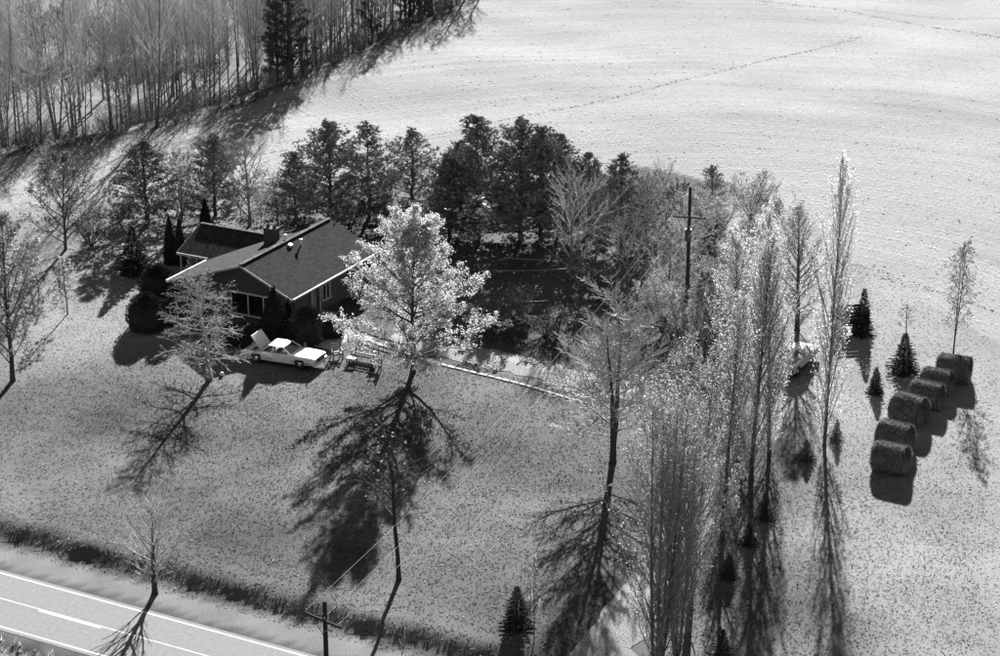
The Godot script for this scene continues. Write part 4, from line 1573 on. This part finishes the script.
func build_roads() -> void:
	var a := ROAD_AT - ROAD_DIR * 60.0
	var b := ROAD_AT + ROAD_DIR * 90.0
	var road := structure("road", ribbon(PackedVector2Array([a, b]), 3.05, 0.012, 0.165, 0.0, LOW), M.asphalt)
	for o in [2.7, -2.7]:
		var s: Vector2 = ROAD_UP * o
		part(road, "edge_line", ribbon(PackedVector2Array([a + s, b + s]), 0.06, 0.016, 0.75, 0.0, LOW), M.line)
	# centre: a solid line with a broken one beside it
	part(road, "centre_line", ribbon(PackedVector2Array([a + ROAD_UP * 0.08, b + ROAD_UP * 0.08]), 0.045, 0.016, 0.6, 0.0, LOW), M.line)
	var d := 3.0
	while d < 140.0:
		var p := a + ROAD_DIR * d - ROAD_UP * 0.10
		part(road, "dash", ribbon(PackedVector2Array([p, p + ROAD_DIR * 4.5]), 0.055, 0.016, 0.7, 0.0, LOW), M.line)
		d += 12.0
	structure("driveway", ribbon(drive, 1.65, 0.12, 0.42, 0.5), M.gravel)
	# edging stones along the lawn side of the drive, up to the front door
	var edge := smooth_line(PackedVector2Array([Vector2(7.28, 18.14), Vector2(4.26, 15.75), Vector2(1.44, 13.48), Vector2(-2.18, 11.16), Vector2(-5.15, 9.17), Vector2(-7.82, 6.74), Vector2(-9.93, 4.87)]), 2)
	var st := structure("path", ribbon(edge, 0.2, 0.05, 0.2, 0.3), M.concrete)
	rng.seed = 8
	var i := 0
	var along := 0.0
	var walk := Curve2D.new()
	for p in edge:
		walk.add_point(p)
	while along < walk.get_baked_length():
		var l := rng.randf_range(0.55, 0.85)
		var p := walk.sample_baked(along + l * 0.5)
		var q := walk.sample_baked(along + l * 0.5 + 0.1)
		var g := Geo.new()
		g.box(Vector3(p.x, 0.03, p.y), Vector3(l - 0.06, 0.08 + rng.randf() * 0.03, 0.24 + rng.randf() * 0.1), grey(rng.randf_range(0.4, 0.7)), Basis(Vector3.UP, -(q - p).angle() + rng.randf_range(-0.06, 0.06)), 0.03)
		part(st, "stone", g, M.concrete)
		along += l
	structure("front_path", ribbon(PackedVector2Array([Vector2(-9.93, 4.87), Vector2(-11.33, 4.02), Vector2(-12.20, 4.66), Vector2(-13.29, 6.32)]), 0.75, 0.05, 0.42, 0.35), M.concrete)

func plant_trees() -> void:
	plant("maple", "maple_tree", Vector3(-6.32, 0, 11.35), 13.32, 12.00, 4.90, "broad tree full of bright pale leaves right of the house", "tree")
	plant("oak", "bare_tree", Vector3(-20.94, 0, 12.52), 8.19, 8.07, 2.40, "low bare tree with pale tangled branches in front of the house, left of the car", "tree")
	plant("thin", "lawn_tree", Vector3(-35.10, 0, 12.91), 13.08, 7.52, 4.80, "thin-leaved tree at the left edge of the lawn", "tree")
	plant("sapling", "sapling", Vector3(-33.49, 0, -0.97), 4.75, 2.11, 0.92, "young sapling with a small leafy head on the left lawn", "tree")
	plant("roadside", "roadside_tree", Vector3(-20.51, 0, 45.18), 7.04, 5.07, 3.32, "bare tree at the roadside bank whose shadow falls across the road", "tree")
	plant("bent", "bent_tree", Vector3(-6.02, 0, 44.60), 10.03, 5.25, 5.72, "bare tree with a long bent dark stem near the roadside pole", "tree")
	plant("vase", "spreading_tree", Vector3(7.44, 0, 27.28), 12.62, 10.48, 1.83, "bare spreading tree with a haze of fine twigs in mid lawn by the drive", "tree")
	plant("birch", "birch_tree", Vector3(33.63, 0, 7.35), 9.15, 3.40, 4.23, "slim two-stemmed drooping tree standing behind the last hay bale", "tree")
	plant("sapling", "sapling", Vector3(30.64, 0, 4.23), 2.73, 1.90, 0.35, "leafy sapling rising behind the round dark spruce near the bales", "tree")
	plant("sapling", "sapling", Vector3(1.93, 0, 52.11), 5.53, 1.06, 2.75, "thin sapling with bright leaves beside the dark spruce on the front lawn", "tree")
	plant("spruce_a", "small_spruce", Vector3(0.97, 0, 50.42), 2.56, 2.40, 5.15, "dark spruce alone on the front lawn near the drive", "tree")
	plant("spruce_a", "small_spruce", Vector3(27.41, 0, 3.60), 3.78, 2.22, 1.27, "pointed dark spruce beside the boxy farm wagon", "tree")
	plant("spruce_a", "small_spruce", Vector3(29.32, 0, 11.16), 3.04, 2.74, 3.67, "broad dense dark evergreen between the bales and the pointed spruce", "tree")
	plant("spruce_b", "small_spruce", Vector3(26.69, 0, 15.19), 1.99, 1.72, 6.07, "little spruce left of the row of bales", "tree")
	plant("seedling", "seedling_spruce", Vector3(16.68, 0, 36.11), 1.38, 1.58, 2.19, "seedling spruce in the poplar shade, highest of the line of four", "tree", "seedling spruces")
	plant("seedling", "seedling_spruce", Vector3(15.25, 0, 39.84), 1.49, 1.61, 4.58, "seedling spruce in the poplar shade, second of the line of four", "tree", "seedling spruces")
	plant("seedling", "seedling_spruce", Vector3(13.69, 0, 44.20), 1.52, 1.69, 0.70, "seedling spruce in the poplar shade, third of the line of four", "tree", "seedling spruces")
	plant("seedling", "seedling_spruce", Vector3(12.37, 0, 54.45), 1.94, 1.98, 3.10, "seedling spruce at the bottom edge, lowest of the line of four", "tree", "seedling spruces")
	plant("seedling", "seedling_spruce", Vector3(22.78, 0, 23.77), 1.62, 1.35, 5.50, "seedling spruce just right of the tallest poplar", "tree", "seedling spruces")
	plant("seedling", "seedling_spruce", Vector3(20.36, 0, 26.95), 1.45, 1.81, 1.62, "seedling spruce between the two rightmost poplars", "tree", "seedling spruces")
	plant("spruce_a", "small_spruce", Vector3(-29.75, 0, -10.55), 4.02, 3.40, 4.02, "full dark spruce on the lawn left of the house", "tree")
	plant("cone_a", "arborvitae", Vector3(-27.03, 0, -12.78), 4.31, 1.29, 0.14, "tall column-shaped evergreen at the house wing, left one of the close pair", "tree")
	plant("cone_a", "arborvitae", Vector3(-26.18, 0, -12.53), 4.14, 1.20, 2.54, "tall column-shaped evergreen at the house wing, right one of the close pair", "tree")
	plant("cone_a", "arborvitae", Vector3(-25.15, 0, -21.37), 2.96, 1.25, 4.94, "column-shaped evergreen rising behind the house wing roof", "tree")
	plant("cone_b", "arborvitae", Vector3(-16.93, 0, 4.87), 4.63, 2.52, 1.06, "large cone-shaped evergreen at the front gable corner", "tree")
	plant("cone_a", "arborvitae", Vector3(-16.00, 0, 3.39), 2.90, 1.27, 3.45, "smaller cone-shaped evergreen right of the large one at the gable corner", "tree")
	plant("round_a", "clipped_shrub", Vector3(-27.16, 0, -5.76), 2.52, 3.33, 5.85, "rounded dark shrub beside the house wing porch", "shrub")
	plant("round_b", "clipped_shrub", Vector3(-26.86, 0, 2.10), 3.00, 3.68, 1.97, "largest rounded dark shrub on the lawn left of the gable", "shrub")
	plant("round_b", "clipped_shrub", Vector3(-24.43, 0, 0.80), 3.59, 3.22, 4.37, "tall rounded dark shrub against the left corner of the gable", "shrub")
	plant("round_a", "clipped_shrub", Vector3(-14.56, 0, 5.28), 3.12, 2.83, 0.49, "rounded dark shrub at the front door corner", "shrub")
	plant("hedge_a", "clipped_hedge", Vector3(-19.37, 0, 5.28), 1.60, 4.88, 2.89, "low dark hedge under the large gable window", "shrub")
	plant("round_a", "clipped_shrub", Vector3(-12.63, 0, 3.81), 1.77, 2.06, 5.29, "small dark shrub beside the front door steps", "shrub")
	plant("dusk", "garden_tree", Vector3(-36.27, 0, -16.34), 8.86, 8.21, 1.41, "broad dark twiggy tree at the left end of the back row", "tree")
	plant("pine_b", "pine_tree", Vector3(-30.46, 0, -23.29), 7.70, 10.56, 3.81, "open pine with a bare stem, leftmost pine behind the house", "tree", "pines behind the house")
	plant("fan_leaf", "garden_tree", Vector3(-27.51, 0, -23.84), 7.10, 4.95, 6.21, "greyish thin tree between the two leftmost pines", "tree")
	plant("pine_e", "pine_tree", Vector3(-24.76, 0, -25.52), 7.50, 9.53, 2.33, "dark pine behind the chimney wing, second pine from the left", "tree", "pines behind the house")
	plant("fan", "bare_tree", Vector3(-21.55, 0, -23.01), 8.31, 8.01, 4.72, "bare tree with pale fanned branches behind the chimney", "tree")
	plant("pine_a", "pine_tree", Vector3(-17.69, 0, -24.40), 6.31, 8.73, 0.84, "shorter dark pine right of the chimney", "tree", "pines behind the house")
	plant("pine_e", "pine_tree", Vector3(-14.51, 0, -22.19), 9.68, 11.24, 3.24, "tallest dark pine directly behind the house ridge", "tree", "pines behind the house")
	plant("pine_c", "pine_tree", Vector3(-11.39, 0, -24.96), 8.82, 8.73, 5.64, "light open pine right of the tallest pine behind the house", "tree", "pines behind the house")
	plant("pine_c", "pine_tree", Vector3(-7.60, 0, -26.09), 7.97, 8.40, 1.76, "light open pine standing above the bright maple", "tree", "pines behind the house")
	plant("spruce_b", "small_spruce", Vector3(-5.58, 0, -25.52), 3.01, 1.83, 4.16, "small pointed spruce between the light pine and the dense pines", "tree")
	plant("pine_a", "pine_tree", Vector3(-1.86, 0, -18.96), 11.11, 11.79, 0.28, "left one of the two big dense pines at the centre back", "tree", "pines behind the house")
	plant("pine_e", "pine_tree", Vector3(1.78, 0, -18.96), 10.85, 11.06, 2.68, "right one of the two big dense pines at the centre back", "tree", "pines behind the house")
	plant("pine_b", "pine_tree", Vector3(5.04, 0, -21.10), 8.94, 8.95, 5.08, "dark pine behind the pale bare fan tree", "tree", "pines behind the house")
	plant("fan", "bare_tree", Vector3(5.72, 0, -8.85), 10.24, 7.86, 1.19, "bare pale fan-shaped tree in front of the dense pines", "tree")
	plant("pine_b", "pine_tree", Vector3(10.00, 0, -15.82), 8.67, 8.37, 3.59, "narrow dark pine between the bare fan tree and the utility pole", "tree", "pines behind the house")
	plant("fan_leaf", "garden_tree", Vector3(11.94, 0, -13.28), 8.24, 4.90, 5.99, "greyish thin tree left of the utility pole", "tree")
	plant("fan", "bare_tree", Vector3(7.94, 0, -14.29), 7.93, 3.94, 2.11, "slim pale bare tree behind the pale fan tree", "tree")
	plant("bush_dark", "bush", Vector3(14.19, 0, -23.84), 4.51, 4.71, 4.51, "dark leafy bush at the field edge left of the pole top", "shrub")
	plant("pine_c", "pine_tree", Vector3(18.44, 0, -26.09), 4.55, 4.98, 0.63, "small pine at the field edge right of the pole top", "tree", "pines behind the house")
	plant("bush_pale", "bush", Vector3(18.15, 0, -19.49), 4.43, 5.85, 3.03, "pale rounded bush right of the pole top", "shrub")
	plant("bush_pale", "bush", Vector3(21.74, 0, -24.96), 4.17, 5.64, 5.43, "greyish rounded bush at the field corner nearest the poplars", "shrub")
	plant("bush_dark", "bush", Vector3(8.72, 0, -25.52), 4.00, 3.65, 1.55, "dark low bush at the field edge behind the pale fan tree", "shrub")
	plant("bush_dark", "bush", Vector3(-4.81, 0, -26.09), 2.19, 3.30, 3.95, "dark low bush beside the small pointed spruce", "shrub")
	plant("fan_leaf", "garden_tree", Vector3(13.06, 0, -2.77), 6.58, 5.60, 0.06, "thin tree with pale twigs standing left against the utility pole", "tree")
	plant("fan_leaf", "garden_tree", Vector3(16.70, 0, 5.70), 8.91, 4.99, 2.46, "thin leafy tree behind the poplars right of the utility pole", "tree")
	plant("dusk", "garden_tree", Vector3(15.16, 0, 7.15), 6.46, 3.25, 4.86, "dark twiggy tree just below the transformer", "tree")
	plant("brush", "brush_shrub", Vector3(10.99, 0, 12.33), 2.02, 2.88, 0.98, "dark scratchy shrub behind the spreading tree", "shrub")
	plant("bush_dark", "bush", Vector3(-0.38, 0, 3.81), 2.42, 5.86, 3.38, "wide dark bush on the shaded back lawn right of the maple", "shrub")
	plant("bush_dark", "bush", Vector3(3.40, 0, 3.81), 2.26, 4.75, 5.78, "dark bush at the end of the back lawn shade by the drive", "shrub")
	plant("pale_brush", "brush_shrub", Vector3(1.70, 0, -0.08), 2.87, 3.56, 1.90, "pale twiggy shrub on the shaded back lawn", "shrub")
	plant("sapling", "young_tree", Vector3(-2.28, 0, -10.79), 6.73, 4.76, 4.30, "slender young tree with pale leaf tips beside the doghouse", "tree")
	plant("bush_dark", "bush", Vector3(-32.87, 0, -23.84), 2.36, 4.35, 0.42, "dark low bush between the twiggy tree and the leftmost pine", "shrub")
	plant("bush_dark", "bush", Vector3(-34.26, 0, -17.38), 2.82, 3.87, 2.82, "dark low bush at the foot of the broad twiggy tree", "shrub")
	plant("fan", "bare_tree", Vector3(-19.11, 0, -22.74), 5.20, 4.52, 5.21, "small bare pale tree between the chimney and the shorter pine", "tree")
	plant("bush_dark", "bush", Vector3(-12.88, 0, -22.19), 2.88, 3.96, 1.33, "dark low bush behind the far end of the house", "shrub")
	plant("bush_dark", "bush", Vector3(-9.25, 0, -21.65), 2.69, 3.95, 3.73, "dark low bush behind the maple's crown top", "shrub")
	plant("pine_b", "pine_tree", Vector3(-4.24, 0, -19.49), 7.76, 8.15, 6.13, "dark half-hidden pine left of the two dense pines", "tree", "pines behind the house")
	plant("pine_b", "pine_tree", Vector3(11.90, 0, -20.03), 5.15, 6.33, 2.25, "small dark pine behind the greyish thin tree", "tree", "pines behind the house")
	plant("poplar_a", "poplar_tree", Vector3(21.86, 0, 24.62), 21.03, 3.81, 4.65, "tall narrow poplar furthest right, nearest the bales", "tree", "poplars beside the drive")
	plant("poplar_a", "poplar_tree", Vector3(18.04, 0, 25.63), 17.98, 4.25, 0.77, "tall narrow poplar second from the right, left of the pickup truck", "tree", "poplars beside the drive")
	plant("poplar_b", "poplar_tree", Vector3(16.39, 0, 30.17), 17.44, 5.00, 3.17, "narrow poplar third from the right in the row", "tree", "poplars beside the drive")
	plant("poplar_a", "poplar_tree", Vector3(16.57, 0, 16.86), 13.05, 5.44, 5.57, "pale leafy poplar behind the row, above the drive", "tree", "poplars beside the drive")
	plant("poplar_b", "poplar_tree", Vector3(22.61, 0, 2.53), 10.53, 6.15, 1.69, "pale poplar behind the pickup truck", "tree", "poplars beside the drive")
	plant("poplar_b", "poplar_tree", Vector3(13.71, 0, 39.14), 16.41, 4.73, 4.09, "narrow poplar fourth in the row, in mid foreground", "tree", "poplars beside the drive")
	plant("poplar_c", "poplar_tree", Vector3(11.04, 0, 48.45), 17.10, 6.38, 0.20, "many-stemmed poplar right of the drive in the foreground", "tree", "poplars beside the drive")
	plant("poplar_c", "poplar_tree", Vector3(8.42, 0, 58.36), 19.46, 7.19, 2.60, "nearest many-stemmed poplar with thick dark trunk at the bottom edge", "tree", "poplars beside the drive")
	plant("poplar_c", "poplar_tree", Vector3(9.75, 0, 55.37), 16.16, 5.71, 5.00, "many-stemmed poplar between the nearest thick trunk and the next clump", "tree", "poplars beside the drive")
	plant("fan_leaf", "garden_tree", Vector3(20.87, 0, -4.14), 9.06, 5.62, 1.12, "thin leafy tree at the field corner behind the poplars", "tree")
	plant("fan_leaf", "garden_tree", Vector3(15.50, 0, -11.29), 6.83, 5.45, 3.52, "thin leafy tree behind the utility pole", "tree")
	plant("fan", "bare_tree", Vector3(10.08, 0, -4.14), 7.85, 5.07, 5.92, "bare pale tree between the fan tree and the utility pole", "tree")
	plant("bush_pale", "bush", Vector3(18.90, 0, -4.14), 3.17, 4.95, 2.04, "pale bush under the poplars right of the utility pole", "shrub")
	plant("bush_dark", "bush", Vector3(7.88, 0, -4.14), 3.17, 4.95, 4.44, "dark bush at the foot of the pale fan tree's right side", "shrub")
	plant("pine_b", "pine_tree", Vector3(7.48, 0, -20.03), 7.60, 7.43, 0.56, "dark pine just right of the pale fan tree's top", "tree", "pines behind the house")
	plant("bush_pale", "bush", Vector3(12.42, 0, 3.60), 4.74, 4.91, 2.95, "pale leafy bush left of the utility pole's foot", "shrub")
	plant("bush_pale", "bush", Vector3(15.98, 0, 0.80), 5.52, 4.49, 5.35, "pale leafy bush right of the utility pole below the transformer", "shrub")
	plant("bush_pale", "bush", Vector3(13.85, 0, 8.77), 6.56, 4.61, 1.47, "pale leafy bush in front of the utility pole's foot", "shrub")
	plant("pine_e", "pine_tree", Vector3(3.46, 0, -18.43), 10.31, 10.67, 3.87, "broad dark pine filling the gap right of the two big pines", "tree", "pines behind the house")
	plant("pine_b", "pine_tree", Vector3(-3.25, 0, -21.10), 8.33, 9.33, 6.27, "dark pine at the left shoulder of the two big pines", "tree", "pines behind the house")
	plant("wood_twin", "wood_tree", Vector3(-33.76, 0, -54.14), 19.0, 8.0, 15.70, "large forked bare tree at the edge of the wood", "tree")
	plant("wood_many", "wood_tree", Vector3(-43.85, 0, -55.40), 17.0, 8.0, 5.80, "many-stemmed bare tree at the left edge of the wood", "tree")
	plant("wood_many", "wood_tree", Vector3(-47.80, 0, -49.18), 15.0, 6.0, 0.60, "bare many-stemmed tree at the left edge of the picture below the clearing", "tree")
	plant("pine_d", "wood_pine", Vector3(-22.16, 0, -72.14), 16.3, 7.5, 29.00, "large dark evergreen among the bare trees of the wood", "tree")
	plant("pine_d", "wood_pine", Vector3(-23.39, 0, -71.73), 13.3, 5.0, 27.80, "smaller dark evergreen left against the large one in the wood", "tree")
	plant("pine_d", "wood_pine", Vector3(-10.71, 0, -105.49), 16.5, 6.0, 41.00, "dark evergreen near the top of the wood's edge", "tree")
	plant("pine_d", "wood_pine", Vector3(-8.28, 0, -112.73), 14.5, 6.0, 43.20, "dark evergreen topmost at the wood's edge", "tree")
	plant("pine_d", "wood_pine", Vector3(-14.93, 0, -99.55), 16.5, 5.0, 37.20, "dark evergreen between bare trees near the top of the wood's edge", "tree")

func plant_wood() -> void:
	rng.seed = 400
	var r2 := RandomNumberGenerator.new()
	r2.seed = 400
	var keys := ["wood_a", "wood_b", "wood_c", "wood_b", "wood_c", "wood_a", "wood_twin"]
	var words := {"wood_a": "tall bare tree with a round thin crown in the wood beyond the field", "wood_b": "slim bare tree with a long clear stem in the wood beyond the field", "wood_c": "thin bare tree branched from low down in the wood beyond the field", "wood_twin": "bare forked tree in the wood beyond the field"}
	# trees near the edge stand close together, thinner towards the left clearing
	var placed := PackedVector2Array()
	var tries := 0
	while placed.size() < 190 and tries < 6000:
		tries += 1
		var x := r2.randf_range(-56.0, 0.0)
		var z := line_y(wood_edge, x) - 1.5 - 52.0 * pow(r2.randf(), 0.9)
		if x < -39.0 and (r2.randf() < 0.5 or z < -90.0):
			continue
		if line_y(wood_edge, x) - z < 11.0 and r2.randf() < (0.92 if x < -28.0 else 0.7):
			continue
		var p := Vector2(x, z)
		var ok := true
		for q in placed:
			if p.distance_to(q) < 1.3:
				ok = false
				break
		if not ok:
			continue
		placed.append(p)
		var k: String = keys[r2.randi() % keys.size()]
		plant(k, "wood_tree", Vector3(x, 0, z), (8.5 + 7.0 * smoothstep(0.0, 22.0, line_y(wood_edge, x) - z)) * r2.randf_range(0.9, 1.2), r2.randf_range(3.4, 6.2), r2.randf() * TAU, words[k], "tree", words[k])
	# brush along the edge
	for i in 46:
		var x := lerpf(-54.0, -3.0, (i + r2.randf()) / 46.0)
		var z := line_y(wood_edge, x) - r2.randf_range(-0.3, 2.5)
		plant("brush", "edge_brush", Vector3(x, 0, z), r2.randf_range(1.2, 3.0), r2.randf_range(2.0, 3.6), r2.randf() * TAU, "dark scrubby brush along the edge of the wood", "brush", "brush along the edge of the wood")
	for i in 70:
		var x := r2.randf_range(-54.0, -6.0)
		var z := line_y(wood_edge, x) - r2.randf_range(3.0, 30.0)
		plant("pale_brush", "wood_brush", Vector3(x, 0, z), r2.randf_range(1.5, 4.0), r2.randf_range(2.0, 4.0), r2.randf() * TAU, "pale thin brush on the floor of the wood", "brush", "pale brush under the wood")
	# tangled brush between the trees behind the house
	for i in 30:
		var x := lerpf(-34.0, 16.0, (i + r2.randf()) / 30.0)
		var z := -24.0 - r2.randf_range(0.0, 7.0) - (4.0 if x > 8.0 else 0.0)
		var pale := r2.randf() < 0.45
		plant("pale_brush" if pale else "brush", "row_brush", Vector3(x, 0, z), r2.randf_range(1.5, 3.0), r2.randf_range(2.5, 4.5), r2.randf() * TAU, "pale tangled brush between the trees behind the house" if pale else "dark tangled brush between the trees behind the house", "brush", "pale brush in the back row" if pale else "dark brush in the back row")
	for i in 13:
		var x := -66.0 + 2.6 * i
		plant("bush_dark", "far_bush", Vector3(x, 0, -104.0 - 0.45 * i - r2.randf() * 3.0), r2.randf_range(4.0, 7.0), r2.randf_range(4.0, 6.0), r2.randf() * TAU, "dark bush in the far hedge beyond the clearing", "bush", "far hedge beyond the clearing")

func build_things() -> void:
	build_car(Vector3(-15.88, 0, 9.17), deg_to_rad(-22.0))
	build_pickup(Vector3(21.58, 0, 10.17), deg_to_rad(62.0))
	build_wagon(Vector3(26.54, 0, 2.75), deg_to_rad(10.0))
	slatted_seat("garden_bench", Vector3(-9.95, 0, 8.77), deg_to_rad(-28.0), 1.9, "long wooden slatted bench on the grass by the maple", "bench")
	slatted_seat("garden_chair", Vector3(-12.04, 0, 8.37), deg_to_rad(20.0), 0.75, "wooden slatted chair nearest the car's front bumper", "chair")
	slatted_seat("garden_chair", Vector3(-9.04, 0, 10.76), deg_to_rad(-80.0), 0.8, "wooden slatted chair at the right end of the bench", "chair")
	build_table(Vector3(-10.86, 0, 9.57), deg_to_rad(-20.0))
	build_statue(Vector3(-14.57, 0, 6.12), 0.95, "white garden ornament just behind the car's hood")
	build_statue(Vector3(-13.56, 0, 4.66), 0.7, "smaller white garden ornament before the front door shrubs")
	build_planter(Vector3(-10.88, 0, 4.02))
	build_doghouse(Vector3(-1.83, 0, -6.23), deg_to_rad(8.0))
	var g := Geo.new()
	g.lathe(Vector3.ZERO, Vector3.UP, [Vector2(0.0, 0.0), Vector2(0.11, 0.03), Vector2(0.155, 0.1), Vector2(0.16, 0.15), Vector2(0.13, 0.25), Vector2(0.07, 0.3), Vector2(0.0, 0.31)], 14, grey(0.75))
	var ball := part(self, "ball", g, M.paint)
	ball.position = Vector3(-20.14, 0, 11.94)
	tag(ball, "white ball on the grass right of the pale bare tree's trunk", "ball")
	# bales
	build_bale(Vector3(25.70, 0, 28.58), deg_to_rad(-30.0), 500, Vector2(1.00, 2.20), "nearest hay bale, lowest of the row of six")
	build_bale(Vector3(26.53, 0, 24.96), deg_to_rad(-32.0), 501, Vector2(1.00, 2.20), "second hay bale from the bottom of the row")
	build_bale(Vector3(28.19, 0, 20.47), deg_to_rad(-40.0), 502, Vector2(1.08, 2.20), "third hay bale from the bottom of the row, the bulkiest")
	build_bale(Vector3(29.91, 0, 17.60), deg_to_rad(-30.0), 503, Vector2(0.97, 2.10), "fourth hay bale from the bottom of the row")
	build_bale(Vector3(31.06, 0, 15.00), deg_to_rad(-28.0), 504, Vector2(0.93, 2.10), "fifth hay bale from the bottom of the row")
	build_bale(Vector3(32.68, 0, 12.71), deg_to_rad(-24.0), 505, Vector2(1.00, 2.30), "last hay bale of the row, under the drooping tree")
	# power line
	var pa := Vector3(14.16, 0, 2.53)
	var pb := Vector3(-8.70, -0.62, 66.32)
	build_pole(pa, 11.4, deg_to_rad(-12.0), 9.05, "dark utility pole with crossarm and transformer at the back corner", true)
	build_pole(pb, 10.4, deg_to_rad(-40.0), 9.4, "dark utility pole at the near roadside, cut by the bottom edge", false)
	var wl := ["power wire on the left end of the crossarms", "power wire in the middle of the crossarms", "power wire on the right end of the crossarms"]
	var k := 0
	for x in [-1.15, 0.12, 1.15]:
		var p := pa + Basis(Vector3.UP, deg_to_rad(-12.0)) * Vector3(x, 9.27, 0.15)
		var q := pb + Basis(Vector3.UP, deg_to_rad(-40.0)) * Vector3(x, 9.62, 0.15)
		var w := part(self, numbered("power_wire"), sagging(p, q, 1.2, 0.0065, grey(0.45)), M.wood)
		tag(w, wl[k], "wire", "power line wires")
		k += 1
	# clothes lines on their posts
	k = 0
	for c in [[Vector3(0.24, 0, -9.09), Vector3(4.99, 0, -8.61)], [Vector3(-1.27, 0, -6.00), Vector3(5.74, 0, -6.47)], [Vector3(0.92, 0, 0.80), Vector3(3.68, 0, 1.01)]]:
		var t := thing("clothesline", c[0], 0.0, ["upper clothesline strung over the shaded back lawn", "middle clothesline strung over the shaded back lawn", "lower clothesline near the drive end of the back lawn"][k], "clothesline")
		var e: Vector3 = c[1] - c[0]
		for o in [Vector3.ZERO, e]:
			g = Geo.new()
			g.tube(PackedVector3Array([o + Vector3(0, -0.1, 0), o + Vector3(0, 1.9, 0)]), PackedFloat32Array([0.04, 0.04]), 6, grey(0.1), true)
			part(t, "post", g, M.wood)
		part(t, "line", sagging(Vector3(0, 1.85, 0), e + Vector3(0, 1.85, 0), 0.12, 0.016, grey(0.7)), M.paint)
		k += 1
	# small posts by the road
	for s in [[Vector3(-26.72, 0, 57.82), 1.3, 0.06, 0.05, "dark wooden post in the weeds at the bottom left corner"], [Vector3(-5.46, 0, 51.72), 1.1, 0.025, 0.7, "thin white marker stake on the roadside bank"]]:
		var at: Vector3 = on_ground(s[0])
		g = Geo.new()
		g.tube(PackedVector3Array([Vector3(0, -0.15, 0), Vector3(0.05, s[1] * 0.6, 0), Vector3(0.1, s[1], 0)]), PackedFloat32Array([s[2], s[2], s[2] * 0.9]), 7, grey(s[3]), true)
		var o := part(self, numbered("marker_post"), g, M.wood)
		o.position = at
		tag(o, s[4], "post")
